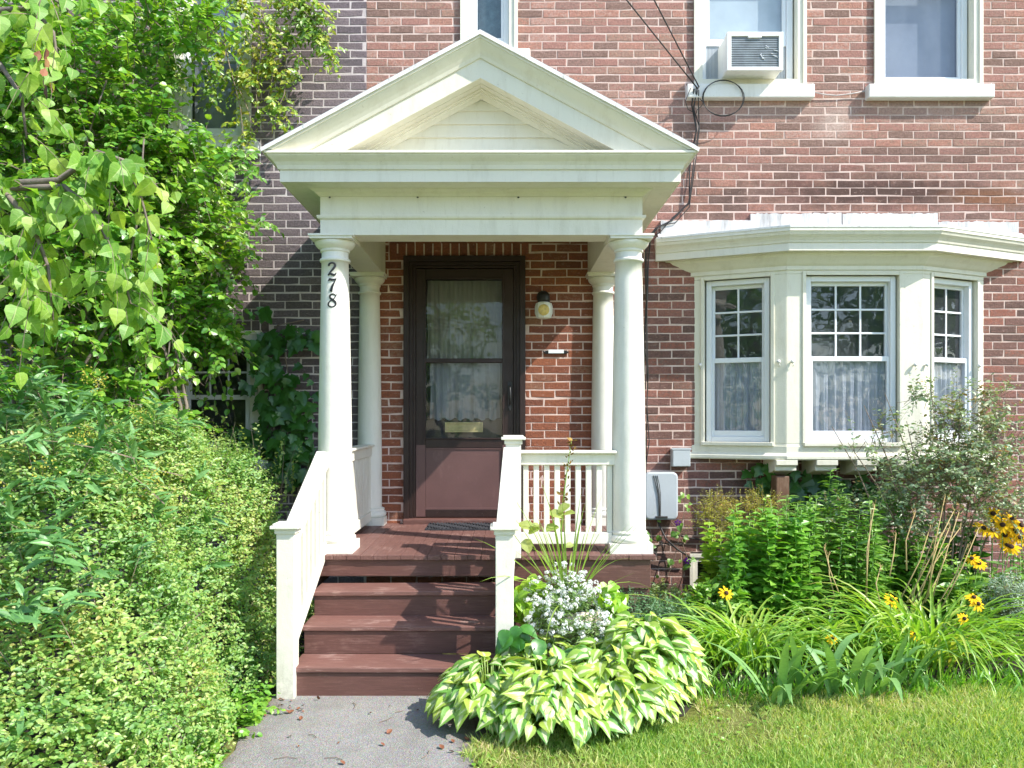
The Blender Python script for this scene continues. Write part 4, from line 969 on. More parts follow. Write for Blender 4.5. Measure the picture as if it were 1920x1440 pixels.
# hanging strands right of the window
st = [(455,0,470,150),(470,0,500,240),(430,0,452,330),(500,0,512,200),(520,10,560,110),(500,60,545,150),(555,0,610,90),(590,20,625,115),(540,0,575,60),(520,150,535,235),(455,120,465,280),(400,60,430,150),(350,20,400,110),(380,100,395,200),(300,90,330,150),(570,30,600,70)]
Bs = []; Ds = []; Ls = []; mains = []
for (a, b_, c, d) in st:
    p0, p1 = at(a, b_-30, -.18), at(c, d, -.22); q = [p0+(p1-p0)*t+Vector((.05*math.sin(7*t+a),-.06*math.sin(3.1*t),0)) for t in [i/9 for i in range(10)]]; mains.append(q)
    for i in range(34):
        t = random.random(); p = p0+(p1-p0)*t; Bs.append((p.x+random.gauss(0,.02), p.y+random.gauss(0,.03), p.z)); Ds.append((random.gauss(0,.8), random.gauss(-.5,.3), random.gauss(-.5,.5))); Ls.append(random.uniform(.06,.2))
Bs = np.array(Bs); Ds = np.array(Ds); Ls = np.array(Ls); P, A, NN, sc = sprays(Bs, Ds, Ls, 7, .052, .3, .8, .5, face=(.2,-.8,.2)); V, T, U = scatter(OVAL, P, A, NN, sc)
npmesh('hanging_foliage', V, T, leaf('yellowing_vine_leaf', ['#4a7a2c','#6a983a','#8bb044','#aebd4c','#c2b848'], .42), cv)
b = tubes_np(mains, .006, .003); 
V2 = np.array(b.v); tt = []
for f in b.f:
    for i in range(1, len(f)-1): tt.append((f[0], f[i], f[i+1]))
V, T = merge(tw1, (V2, np.array(tt))); npmesh('stem', V, T, M['twig'], cv)
# ivy near the column
iv = plant('ivy', 'dark green ivy climbing the shaded grey wall beside the left column', 'ivy', (-1.9,-.1,0))
IE = [(560,740,32,60),(530,800,50,80),(500,720,40,60),(455,830,30,30),(560,860,40,50),(480,850,60,60),(520,640,70,14),(505,660,14,40),(560,625,40,16),(482,585,24,12)]
B = wall_region(IE, 300, (.03,.17)); n = len(B); A = np.stack([rng.normal(0,.6,n), rng.normal(-.35,.2,n), -rng.uniform(.3,1,n)],1); NN = np.stack([rng.normal(0,.3,n), -np.ones(n), rng.uniform(.1,.7,n)],1)
V, T, U = scatter(IVYL, B, A, NN, rng.uniform(.06,.15,n)); npmesh('leaves', V, T, GM['ivy'], iv)
b = tubes_np([[at(470,880,-.02),at(488,800,-.02),at(482,700,-.02),at(494,640,-.02),at(520,610,-.02),at(570,600,-.02)],[at(560,900,-.02),at(550,800,-.02),at(540,700,-.02),at(530,640,-.02)]], .008, .004); b.build('stem', M['twig'], iv)

# ------------------------------------------------------------------ tall shrub before the grey wall
ts = plant('tall_shrub', 'tall tangled green shrub with thin grey stems standing before the grey house', 'shrub', (-3.0,-1.3,0))
BL_ = [(60,130,-1.3,.75,.45,.5),(60,420,-1.4,.8,.5,.6),(150,600,-1.4,.8,.5,.45),(300,420,-1.0,.45,.4,.4),(330,570,-1.1,.45,.35,.32),(400,640,-1.0,.36,.25,.16),(250,250,-1.0,.5,.4,.45),(330,300,-.9,.42,.3,.22),(140,740,-1.7,.7,.4,.2),(290,790,-1.3,.30,.25,.12),(-100,300,-1.4,.8,.5,1.3),(290,60,-.9,.6,.4,.3),(400,460,-.8,.25,.25,.28)]
B, O = blob_points(BL_, 2100, .40); B, O = gap(B, O); n = len(B); D = O*.7+np.array([.1,-.35,.25])+rv(n,.35); Ln = rng.uniform(.18,.42,n)
P, A, NN, sc = sprays(B-unit(D)*.1, D, Ln, 11, .062, .35, .85, .9); V, T, U = scatter(ROUND, P, A, NN, sc); npmesh('crown', V, T, GM['shrub'], ts)
tw = twigs(B-unit(D)*.15, D, Ln+.1, .35, .0035, 4)
npmesh('twigs', tw[0], tw[1], M['twig'], ts)
paths = []
for (x0, pts) in ((330,[(345,860),(338,760),(320,700),(300,620),(290,540),(300,440)]),(330,[(350,860),(350,760),(335,690),(322,600),(330,500)]),(330,[(300,880),(290,760),(255,690),(200,640),(120,650)]),(0,[(60,860),(80,720),(130,650),(160,600),(170,480),(150,300),(200,150)]),(0,[(310,860),(325,770),(312,720),(318,640)]),(0,[(30,860),(20,600),(50,400),(40,200)]),(0,[(120,860),(150,700),(230,560),(260,400),(270,260)])):
    yy = -1.25+random.uniform(-.2,.2); g0 = at(pts[0][0], 1080, yy); q = [Vector((g0.x, yy, 0))]+[at(px, py, yy+random.uniform(-.08,.08)) for px, py in pts]; paths.append(q)
tubes_np(paths, .018, .005, 6).build('stem', M['bark'], ts)

# ------------------------------------------------------------------ tree with large leaves reaching in from the left
tr = plant('linden_tree', 'tree with large pale heart shaped leaves drooping in from the left edge', 'tree', (-3.6,-2.9,0))
TB = at(-330, 900, -2.9); paths = [[Vector((TB.x,-2.9,0)),Vector((TB.x+.05,-2.9,1.0)),Vector((TB.x+.02,-2.88,2.2)),Vector((TB.x+.1,-2.9,3.6)),Vector((TB.x+.05,-2.9,5.0))]]
b = MB(); b.smooth = True; b.tube(paths[0], [.13,.11,.095,.075,.04], 10); b.build('trunk', M['bark'], tr)
br = [[(-320,500),(-150,380),(0,345),(110,338),(185,285),(230,300),(262,360),(285,450)],[(-320,480),(-100,400),(20,352),(120,350),(180,400),(210,470),(235,530),(245,570)],[(-320,420),(-120,330),(0,350),(60,420),(90,500),(100,600)],[(-320,250),(-120,60),(0,20),(60,15),(100,60),(110,130)],[(-320,200),(-150,120),(0,120),(40,180),(50,260)],[(-320,540),(-100,450),(0,440),(50,510),(60,570)],[(-320,150),(-150,-60),(20,-40),(90,-10),(130,20)]]
bp = []; Bt = []; Dt = []; Lt = []
for q in br:
    yy = -3.0; pts = [at(px, py, yy-.1*i/len(q)) for i, (px, py) in enumerate(q)]; bp.append(pts)
    for i in range(1, len(pts)-1):
        for k in range(2 if q[1][1] < 130 else 5):
            t = random.random(); p = pts[i]+(pts[i+1]-pts[i])*t; px = (p.x*F/(p.y-CAMY))+CX
            if px < -140: continue
            Bt.append(tuple(p)); Dt.append((random.gauss(.15,.5), random.gauss(-.15,.5), random.gauss(-.25,.35))); Lt.append(random.uniform(.12,.36))
b = tubes_np(bp, .022, .004, 6); b.build('branch', M['bark'], tr)
Bt = np.array(Bt); Dt = np.array(Dt); Lt = np.array(Lt)
P, A, NN, sc = sprays(Bt, Dt, Lt, 5, .088, .6, .55, .35, face=(.35,-.75,.3), jitter=.35); A = A-UPV*.6+rv(len(A),.3); NN = NN+rv(len(NN),.55); V, T, U = scatter(HEART, P, A, NN, sc)
npmesh('crown', V, T, GM['linden'], tr, uv=U); V, T = twigs(Bt, Dt, Lt, .6, .003, 5); npmesh('twigs', V, T, M['twig'], tr)
dl = at(86,90,-3.2); Pd = np.array([tuple(dl+Vector((random.gauss(0,.012), random.gauss(0,.01), -.02*i))) for i in range(9)]); V, T, U = scatter(OVAL, Pd, np.array([[random.gauss(0,.3),random.gauss(0,.3),-1] for _ in Pd]), rv(9), np.full(9,.06)); npmesh('withered_leaves', V, T, M['deadleaf'], tr)
# ================================================================== flower bed
# hostas --------------------------------------------------------------
def hosta_leaf():
    V = []; T = []; U = []; rows = [(0,.02),(.05,.20),(.14,.32),(.28,.39),(.44,.37),(.60,.29),(.76,.17),(.90,.06),(1,.004)]; n = 5
    for v, w in rows:
        for i in range(n):
            u = -1+2*i/(n-1); V.append((u*w, v-.05*(abs(u)**2)*(1-v)*(1 if v < .2 else 0), .16*abs(u)**1.5*w-.50*v**2.0+.02*math.sin(9*v+3*u))); U.append((u, v))
    for r in range(len(rows)-1):
        for i in range(n-1): a = r*n+i; c = a+n; T += [(a,a+1,c+1),(a,c+1,c)]
    return np.array(V), np.array(T), np.array(U)
HL = hosta_leaf()
def hosta(x, y, Rr, H, nl, label, size=.093, azr=(0,6.283)):
    p = plant('hosta', label, 'hosta', (x,y,0), 'variegated hostas by the lawn')
    az = rng.uniform(*azr, nl); rr = Rr*np.sqrt(rng.uniform(.04,1,nl)); h = H*(1-.62*(rr/Rr)**2.2)*rng.uniform(.88,1.08,nl)
    out = np.stack([np.cos(az), np.sin(az), np.zeros(nl)],1); P = np.array([x,y,0])+out*rr[:,None]+UPV*h[:,None]
    tl = (.15+.75*(rr/Rr))[:,None]; A = out-UPV*(tl*.75-.40)+rv(nl,.30); NN = UPV*1.0+out*tl*.8+np.array([0,-.2,0])+rv(nl,.3)
    V, T, U = scatter(HL, P, A, NN, size*rng.uniform(.75,1.2,nl)); npmesh('leaves', V, T, GM['hosta'], p, uv=U, smooth=True)
    b = MB(); b.smooth = True
    for i in range(0, nl):
        c = Vector((x,y,0))+Vector(out[i])*.04; e = Vector(P[i]); m = (c+e)/2+Vector((0,0,.05)); b.tube([c,m,e], [.005,.004,.003], 4)
    b.build('stalk', GM['spike'], p)
hosta(-.07,-2.62,.28,.29,250,'hosta clump reaching over the path edge, nearest the bottom step')
hosta(.22,-2.72,.33,.30,330,'hosta clump at the front edge of the lawn, left of the centre of the row')
hosta(.54,-2.58,.33,.35,330,'hosta clump directly below the white alyssum planter')
hosta(.76,-2.34,.30,.44,320,'tallest yellow green hosta clump, right of the planter')
hosta(.20,-2.38,.26,.33,100,'hosta clump tucked at the foot of the right newel post')
# plain dark leaves beside the newel post
pd = plant('broadleaf_plant', 'few plain dark broad leaves shaded beside the right newel post', 'plant', (.1,-2.42,0))
n = 9; Bq = np.stack([rng.uniform(.0,.20,n), rng.uniform(-2.5,-2.38,n), rng.uniform(.34,.42,n)],1); V, T, U = scatter(HL, Bq, np.stack([rng.normal(0,.6,n), rng.normal(-.5,.3,n), -rng.uniform(.1,.6,n)],1), np.stack([rng.normal(0,.3,n),-np.full(n,.6),np.ones(n)],1), rng.uniform(.085,.12,n)); npmesh('leaves', V, T, GM['dark'], pd, smooth=True)
b = MB()
for q in Bq: b.tube([(.1,-2.40,0),(q[0]*.6+.04,-2.40,.25),tuple(q)], .004, 4)
b.build('stalk', GM['dark'], pd)
# planter -------------------------------------------------------------
PX, PY = .37, -2.02
pot = plant('flower_pot', 'pale clay pot hidden under white alyssum beside the steps', 'flower pot', (PX,PY,0))
b = MB(); b.smooth = True; b.lathe([(.001,0),(.14,0),(.15,.02),(.185,.36),(.205,.365),(.21,.38),(.21,.435),(.20,.44),(.185,.435),(.18,.40),(.001,.40)], (PX,PY,0), 32, caps=False); b.build('pot', M['pot'], pot)
b = MB(); b.lathe([(.001,.41),(.182,.41)], (PX,PY,0), 24, caps=False); b.build('soil', M['soil'], pot)
al = plant('alyssum', 'mass of tiny white alyssum blooms spilling over the pot', 'flowers', (PX,PY-.1,.43))
n = 620; q = inball(n,.33); q[:,2] = np.abs(q[:,2])*1.0-.65*rng.uniform(0,1,n)*(q[:,1] < .2); c0 = np.array([PX-.02,PY-.14,.42]); Bq = c0+q*np.array([.245,.22,.28])
Bq[:,2] = np.maximum(Bq[:,2], .12); Dq = unit(q*np.array([1,1,.8])+UPV*.5+np.array([0,-.3,0])+rv(n,.25))
P, A, NN, sc = sprays(Bq-Dq*.1, Dq, .10, 9, .026, .1, .9, .7); V, T, U = scatter(LANCE, P, A, NN, sc*1.2); npmesh('leaves', V, T, leaf('alyssum_leaf', ['#5c8248','#74985a','#8cab6c'], .35), al)
heads = Bq[rng.choice(n, 330, replace=False)]; hp = []; hn = []
for h in heads:
    d = unit((h-c0)[None])[0]*.6+UPV*.7+np.array([0,-.35,0]); d /= np.linalg.norm(d); k = 22; o = rv(k); o = o/np.linalg.norm(o,axis=1,keepdims=True); o = np.where((o@d)[:,None] < -.1, -o, o); hp.append(h+d*.02+o*.016*rng.uniform(.6,1.15)); hn.append(o+d*.4)
hp = np.concatenate(hp); hn = np.concatenate(hn); FLOR = (np.array([(-.5,-.15,0),(.5,-.15,0),(.5,.15,.0),(-.5,.15,0),(-.15,-.5,.02),(.15,-.5,.02),(.15,.5,.02),(-.15,.5,.02)]), np.array([(0,1,2),(0,2,3),(4,5,6),(4,6,7)]), np.zeros((8,2)))
V, T, U = scatter(FLOR, hp, rv(len(hp)), hn, rng.uniform(.008,.012,len(hp))); npmesh('blossoms', V, T, GM['white'], al)
sp = plant('spike_plant', 'grassy spike plant fanning up from the pot of alyssum', 'plant', (PX,PY,.43))
n = 46; az = rng.uniform(0,6.28,n); lift = np.where(rng.uniform(0,1,n) < .65, rng.uniform(.95,1.5,n), rng.uniform(.25,.9,n))
V, T, U = ribbons(np.array([(PX+.025*math.cos(a),PY+.025*math.sin(a),.42) for a in az]), az, rng.uniform(.42,.86,n), rng.uniform(.009,.014,n), lift, rng.uniform(.1,.9,n)*np.where(lift < .95,1.6,.6), 8, .3); npmesh('leaves', V, T, GM['spike'], sp, smooth=True)
lm = plant('coleus', 'lime green crinkled leaves on both sides of the pot', 'plant', (PX,PY,.42))
c = np.concatenate([np.array([PX-.24,PY-.04,.47])+inball(80,.4)*np.array([.12,.12,.15]), np.array([PX+.25,PY-.02,.46])+inball(60,.4)*np.array([.09,.1,.13])]); n = len(c)
V, T, U = scatter(HEART, c, np.stack([rng.normal(0,.7,n),rng.normal(-.5,.4,n),rng.normal(-.2,.4,n)],1), np.stack([rng.normal(0,.4,n),-np.full(n,.5),np.ones(n)],1), rng.uniform(.05,.095,n)); npmesh('leaves', V, T, GM['lime'], lm)
fx = plant('foxglove_stalk', 'tall thin stalk of brown seed heads rising from the pot', 'plant', (PX+.01,PY+.03,.42))
tp = at(1072,822,PY+.03); pts = [Vector((PX+.0,PY+.03,.42)), at(1052,1000,PY+.03), at(1058,920,PY+.03), tp]; b = MB(); b.smooth = True; b.tube(pts, [.006,.005,.004,.002], 6); b.build('stem', GM['spike'], fx)
k = 60; t = rng.uniform(0,1,k); Pq = np.array([tuple(at(1054+18*a+random.gauss(0,4), 950-125*a, PY+.03+random.gauss(0,.012))) for a in t]); V, T, U = scatter(OVAL, Pq, np.stack([rng.normal(0,.8,k),rng.normal(-.3,.6,k),rng.uniform(.2,1,k)],1), rv(k), rng.uniform(.016,.034,k)); npmesh('seed_heads', V, T, GM['seed'], fx)
Pq = np.array([tuple(at(px,py,PY)) for px,py in [(1000,990),(985,1010),(1030,960),(1068,945),(1045,985),(1075,1020),(1055,965),(990,1000),(1012,985)]]); k = len(Pq); V, T, U = scatter(ROUND, Pq, np.stack([rng.normal(-.4,.6,k),rng.normal(-.3,.3,k),rng.normal(0,.3,k)],1), np.stack([rng.normal(0,.3,k),-np.full(k,.6),np.ones(k)],1), rng.uniform(.05,.10,k)); npmesh('leaves', V, T, leaf('pale_round_leaf', ['#93a860','#a9ba74','#bcc98a'], .45), fx)
# daylilies ------------------------------------------------------------
def daylily(x, y, n, Lr, label, spread=.14):
    p = plant('daylily', label, 'daylily', (x,y,0), 'arching daylily clumps')
    az = rng.uniform(0,6.28,n); base = np.stack([x+rng.normal(0,spread,n), y+rng.normal(0,spread*.6,n), np.zeros(n)],1); Lr = (Lr[0]*.88, Lr[1]*.9); n = n; az = np.arctan2(base[:,1]-y+rng.normal(0,.12,n)-.02, base[:,0]-x+rng.normal(0,.12,n))
    V, T, U = ribbons(base, az, rng.uniform(*Lr, n), rng.uniform(.014,.024,n), rng.uniform(.75,1.35,n), rng.uniform(1.6,3.0,n), 9, .35, taper=2.2); npmesh('leaves', V, T, GM['daylily'], p, smooth=True)
daylily(1.50,-1.78,230,(.50,.78),'left daylily clump arching out beside the hostas')
daylily(2.05,-1.70,110,(.45,.7),'small daylily clump filling the gap between the two big ones')
daylily(2.66,-1.66,330,(.60,.98),'right, widest daylily clump at the lawn edge', .2)
def iris(x, y, nl, label):
    p = plant('iris', label, 'iris', (x,y,0), 'iris fans along the lawn edge')
    a0 = rng.uniform(-.5,.5); t = np.linspace(-1,1,nl); base = np.stack([x+t*.05, np.full(nl,y)+rng.normal(0,.02,nl), np.zeros(nl)],1)
    az = np.where(t < 0, math.pi+rng.normal(0,.5,nl), rng.normal(0,.5,nl))-.35*np.sign(t)*0-np.where(rng.uniform(0,1,nl) < .5,.6,0); az = np.where(rng.uniform(0,1,nl) < .6, -1.57+rng.normal(0,.8,nl), az)
    V, T, U = ribbons(base, az, rng.uniform(.32,.56,nl), rng.uniform(.034,.048,nl), 1.45-np.abs(t)*.5+rng.normal(0,.12,nl), rng.uniform(.4,2.6,nl), 7, .4, vfold=.08, taper=2.6); npmesh('leaves', V, T, GM['iris'], p, smooth=True)
for (px, py, n_, lab) in ((1450,1315,7,'leftmost iris fan flopping onto the grass'),(1490,1300,6,'iris fan second from the left of the row'),(1545,1305,8,'broadest iris fan below the daylilies'),(1600,1300,7,'iris fan with an upright leaf in the middle of the row'),(1655,1295,7,'iris fan leaning right under the orange flowers'),(1700,1285,5,'rightmost small iris fan of the row')):
    D_ = 1500*1.52/(py-785); iris((px-CX)*D_/F, D_+CAMY-.06, n_+2, lab)
# dry stalks ------------------------------------------------------------
def stalks(pairs, label, r=.0045):
    p = plant('dry_stalks', label, 'dead stems', tuple(at(pairs[0][0], pairs[0][1], -1.55)))
    for (a, b_, c, d) in pairs:
        p0, p1 = at(a, b_, -1.5), at(c, d, -1.35); b = MB(); m = (p0+p1)/2+Vector((random.gauss(0,.015),0,0)); pts = [p0, m, p1]
        b.smooth = True; b.tube(pts, [r, r*.9, r*.6], 5)
        for s in range(3): e = p1+Vector((random.gauss(0,.02),random.gauss(0,.01),random.uniform(0,.035))); b.tube([p1-Vector((0,0,.02*s)), e], [r*.5, r*.3], 4)
        b.build('stem', GM['straw'], p)
stalks([(1700,1130,1790,955),(1712,1130,1800,990),(1722,1125,1765,1000),(1735,1130,1782,985),(1745,1130,1798,960),(1690,1120,1745,985),(1755,1140,1815,1020),(1728,1135,1775,1040),(1710,1120,1750,1010),(1765,1140,1835,990),(1740,1120,1772,930)], 'bundle of tan dry stalks leaning right in the daylily')
stalks([(1622,1140,1634,955),(1625,1120,1640,945)], 'pair of upright tan stalks left of the leaning bundle')
stalks([(1650,1130,1652,1060),(1565,1120,1552,1040),(1572,1110,1545,1025),(1700,1070,1716,960),(1668,1080,1680,1000)], 'short scattered dry stems among the green leaves')
# leafy stems -------------------------------------------------------------
def leafy(name, label, cat, stems, Y, mat, ls, tmpl=LANCE, per=26, group=None, zb=0.0, tip=.1, rows=1.0):
    p0 = at(stems[0][0], stems[0][1], Y); p = plant(name, label, cat, (p0.x, Y, 0), group); B = []; D = []; L = []; tb = MB(); tb.smooth = True
    for (px, py) in stems:
        t = at(px, py, Y+random.uniform(-.12,.12)); b0 = Vector((t.x+random.gauss(0,.05), t.y+.06, zb)); tb.tube([b0, (b0+t)/2+Vector((random.gauss(0,.02),0,0)), t], [.006,.005,.002], 5)
        n = int(per*max(.4, (t.z-zb)/.8))
        for i in range(n):
            s = .25+.75*(i/n); q = b0+(t-b0)*s; a = i*2.4+random.uniform(-.4,.4); B.append(tuple(q)); D.append((math.cos(a), math.sin(a)-.1, random.uniform(.05,.6)-.2*(1-s))); L.append(ls*random.uniform(.7,1.2)*(1-.45*s**4))
    B = np.array(B); D = np.array(D); V, T, U = scatter(tmpl, B, D, UPV+rv(len(B),.3)+np.array([0,-.2,0]), np.array(L)); npmesh('leaves', V, T, mat, p); tb.build('stem', mat, p); return p
leafy('tall_lily', 'bright green leafy spire standing below the middle of the bay window', 'plant', [(1558,880),(1572,905),(1545,940)], -.75, GM['lily'], .13, per=60, group='leafy spires under the bay')
leafy('tall_lily', 'bright green leafy spire in front of the rose bush', 'plant', [(1690,888),(1705,920),(1675,945)], -.8, GM['lily'], .12, per=60, group='leafy spires under the bay')
st = lambda x0, x1, y0, y1, n: [(random.uniform(x0,x1), random.uniform(y0,y1)) for _ in range(n)]
leafy('phlox', 'dense leafy green phlox in the middle of the bed', 'plant', st(1470,1650,915,1030,40), -1.1, GM['phlox'], .115, per=50, group='green phlox clumps')
leafy('phlox', 'leafy green phlox behind the left daylily', 'plant', st(1370,1520,945,1060,36), -1.2, GM['lily'], .105, OVAL, per=44, group='green phlox clumps')
leafy('phlox', 'light green phlox below the feathery yellow plant', 'plant', st(1325,1450,975,1070,24), -.9, GM['lime'], .095, ROUND, per=36, group='green phlox clumps')
leafy('phlox', 'dark leaved phlox behind the leaning dry stalks', 'plant', st(1610,1770,965,1070,30), -1.0, GM['phlox'], .09, OVAL, per=40, group='green phlox clumps')
leafy('goatsbeard', 'yellow green toothed foliage just left of the brown post', 'plant', st(1400,1510,925,1000,22), -.65, leaf('yellow_green_leaf', ['#7fae44','#95bd50','#adc860'], .4), .08, OVAL, per=30)
leafy('broadleaf_plant', 'large glossy dark leaves behind the leaning dry stalks', 'plant', st(1690,1830,965,1040,16), -.75, GM['dark'], .17, OVAL, per=20)
leafy('broadleaf_plant', 'glossy green leaves below the yellow daisies at the right edge', 'plant', st(1780,1960,1030,1110,22), -1.1, GM['phlox'], .15, LANCE, per=30)
fe = plant('asparagus_fern', 'feathery yellow and rust tinted fern by the basement window', 'plant', tuple(at(1360,1030,-.5)))
B, O = blob_points([(1355,975,-.5,.22,.15,.16),(1420,960,-.5,.16,.12,.10)], 360, .5); D = O*.5+UPV*.6+rv(len(B),.4); P, A, NN, sc = sprays(B, D, .14, 16, .022, .1, .9, .5); V, T, U = scatter(LANCE, P, A, NN, sc); npmesh('foliage', V, T, GM['fern'], fe)
V, T = twigs(B, D, np.full(len(B),.16), .1, .0015, 3); V2, T2 = twigs(np.array([tuple(at(1370,1100,-.5))]*14), np.stack([rng.normal(0,.3,14),rng.normal(0,.1,14),np.ones(14)],1), np.full(14,.5), 0, .003, 4); V, T = merge((V,T),(V2,T2)); npmesh('stem', V, T, M['twig'], fe)
iv2 = plant('ivy', 'small ivy patch on the bricks beneath the bay window', 'ivy', tuple(at(1500,930,-.05)))
B = wall_region([(1430,895,28,30),(1520,920,60,45),(1590,930,60,40),(1660,940,40,40)], 210, (.03,.14)); n = len(B); V, T, U = scatter(IVYL, B, np.stack([rng.normal(0,.6,n),rng.normal(-.3,.2,n),-rng.uniform(.2,1,n)],1), np.stack([rng.normal(0,.3,n),-np.ones(n),rng.uniform(.1,.7,n)],1), rng.uniform(.06,.13,n)); npmesh('leaves', V, T, GM['ivy'], iv2)
# rose bush ------------------------------------------------------------------
rs = plant('rose_bush', 'grey green rose bush with reddish tips before the bay window', 'rose bush', (3.25,-.95,0))
RB = [(1790,860,-.95,.36,.28,.28),(1840,910,-.95,.36,.3,.26),(1720,900,-1.0,.30,.25,.22),(1800,790,-.9,.30,.22,.16),(1660,800,-1.0,.10,.10,.09),(1630,835,-1.0,.2,.10,.04),(1870,820,-.9,.2,.18,.14),(1600,960,-.9,.28,.15,.10),(1690,960,-.9,.22,.18,.14),(1740,740,-.95,.26,.1,.05),(1890,960,-.9,.22,.2,.2),(1860,745,-.9,.14,.1,.07)]
B, O = blob_points(RB, 780, .6); n = len(B); D = O*.6+UPV*.45+np.array([-.1,-.25,0])+rv(n,.45); Ln = rng.uniform(.1,.26,n); P, A, NN, sc = sprays(B, D, Ln, 11, .036, .2, .9, .6); V, T, U = scatter(OVAL, P, A, NN, sc); npmesh('leaves', V, T, GM['rose'], rs)
tips = B[O[:,2] > .35][:40]; P, A, NN, sc = sprays(tips, UPV+rv(len(tips),.4), .14, 8, .03, .1, .9, .6); V, T, U = scatter(LANCE, P, A, NN, sc); npmesh('young_foliage', V, T, leaf('reddish_new_leaf', ['#a86a4a','#b98a4e','#c9a04c','#8a6a50'], .4), rs)
tw = twigs(B-unit(D)*.12, D, Ln+.12, .2, .0022, 4); npmesh('twigs', tw[0], tw[1], M['twig'], rs)
paths = []
for px, py in ((1560,800),(1620,760),(1660,740),(1745,725),(1800,730),(1850,750),(1880,800),(1590,830),(1700,790),(1900,880),(1600,950),(1770,780)):
    t = at(px, py, -.95); g0 = Vector((3.2+random.gauss(0,.08), -.9, 0)); paths.append([g0, g0+Vector(((t.x-g0.x)*.3,0,.5)), g0+(t-g0)*.72+Vector((0,-.02,.08)), t])
tubes_np(paths, .010, .0025, 5).build('stem', M['twig'], rs)
# silver plants
def cushion(name, label, px, py, Y, rx, ry, rz, n, mat, ls, tmpl=LANCE, m=10):
    c = at(px, py, Y); p = plant(name, label, 'plant', (c.x, Y, 0)); q = inball(n,.4); q[:,2] = np.abs(q[:,2]); B = np.array([c.x,Y,max(.02, c.z-rz*.6)])+q*np.array([rx,ry,rz*1.6]); D = unit(q)*.6+UPV*.6+rv(n,.3)
    P, A, NN, sc = sprays(B-unit(D)*.06, D, .1, m, ls, .1, .9, .6); V, T, U = scatter(tmpl, P, A, NN, sc); npmesh('foliage', V, T, mat, p); V, T = twigs(np.concatenate([B-unit(D)*.1, np.tile([[c.x,Y,0]],(20,1))]), np.concatenate([D, q[:20]*np.array([rx,ry,0])+UPV*.15]), np.concatenate([np.full(n,.12), np.full(20,.25)]), .1, .0018, 3); npmesh('stem', V, T, M['twig'], p)
cushion('artemisia', 'silvery grey cushion plant at the right edge of the bed', 1905,1125,-1.35,.24,.2,.20,420,GM['silver'],.028)
cushion('lavender', 'blue green feathery plant just right of the pot', 1185,1140,-1.55,.20,.15,.13,300,GM['blue'],.028)
cushion('lavender', 'blue green feathery plant between the porch corner and the hosta', 1255,1150,-1.45,.22,.15,.11,300,GM['blue'],.028)
cushion('nepeta', 'light green small leaved plant against the porch corner', 1230,1120,-1.0,.20,.12,.12,170,leaf('light_small_leaf', ['#7f9c66','#97b07c','#adc192'], .35),.03,OVAL,8)
cushion('bedding_plant', 'mid green leafy filler behind the left daylily', 1340,1140,-1.3,.26,.18,.20,240,GM['phlox'],.06,OVAL,8)
cushion('bedding_plant', 'mid green leafy filler at the far right of the bed', 1830,1150,-1.2,.3,.18,.16,240,GM['phlox'],.07,LANCE,8)
# thin climber by the utility box with two purple flowers
tc = plant('petunia', 'straggly vine with two purple flowers below the utility box', 'plant', tuple(at(1265,1000,-.06)))
pts = [[at(1230,1110,-.1),at(1262,1060,-.08),at(1275,1000,-.06),at(1285,950,-.06),at(1280,920,-.06)],[at(1270,1110,-.1),at(1290,1050,-.08),at(1270,990,-.06),at(1240,960,-.06)],[at(1215,1080,-.1),at(1222,1010,-.06),at(1212,950,-.05)]]
tubes_np(pts, .004, .002, 5).build('stem', M['twig'], tc)
B = np.array([tuple(p+Vector((random.gauss(0,.035),-.02,random.gauss(0,.035)))) for q in pts for p in q for _ in range(4)]+[tuple(at(1212+random.gauss(0,6),1010+random.gauss(0,10),-.08)) for _ in range(12)]); n = len(B); V, T, U = scatter(HEART, B, np.stack([rng.normal(0,.6,n),rng.normal(-.3,.2,n),-rng.uniform(0,1,n)],1), np.stack([rng.normal(0,.3,n),-np.ones(n),rng.uniform(.2,1,n)],1), rng.uniform(.03,.06,n)); npmesh('leaves', V, T, GM['phlox'], tc)
def petalflower(par, c, nrm, n, r, mat, name, w=.3, cone=True, droop=.2):
    c = np.array(c, float); nrm = unit(np.array([nrm], float))[0]; u = unit(np.cross(nrm, [.3,.2,.9])[None])[0]; v = np.cross(nrm, u); a = np.arange(n)*6.283/n+rng.uniform(-.1,.1,n)
    A = np.cos(a)[:,None]*u+np.sin(a)[:,None]*v-nrm*droop*rng.uniform(.4,1.5,(n,1)); tm = strip_leaf([(0,.05),(.4,w*.5),(.8,w*.45),(1,0)], .15, .1)
    V, T, U = scatter(tm, np.tile(c,(n,1))+A*.006, A, np.tile(nrm,(n,1))+rv(n,.15), r*rng.uniform(.85,1.1,n)); npmesh(name, V, T, mat, par)
    if cone:
        b = MB(); b.smooth = True; q = Vector(nrm).to_track_quat('Z','Y').to_matrix().to_4x4(); b.M = Matrix.Translation(Vector(c)) @ q; s = r/.035; b.lathe([(.001,-.003),(.009*s,-.002),(.011*s,.003),(.009*s,.009),(.005*s,.012),(.001,.013)], (0,0,0), 10, caps=False); b.build('flower_centre', GM['cone'], par)
for px, py in ((1271,980),(1288,1052)): petalflower(tc, at(px,py,-.12), (-.1,-1,.3), 5, .022, GM['purple'], 'flower', .8, False, .1)
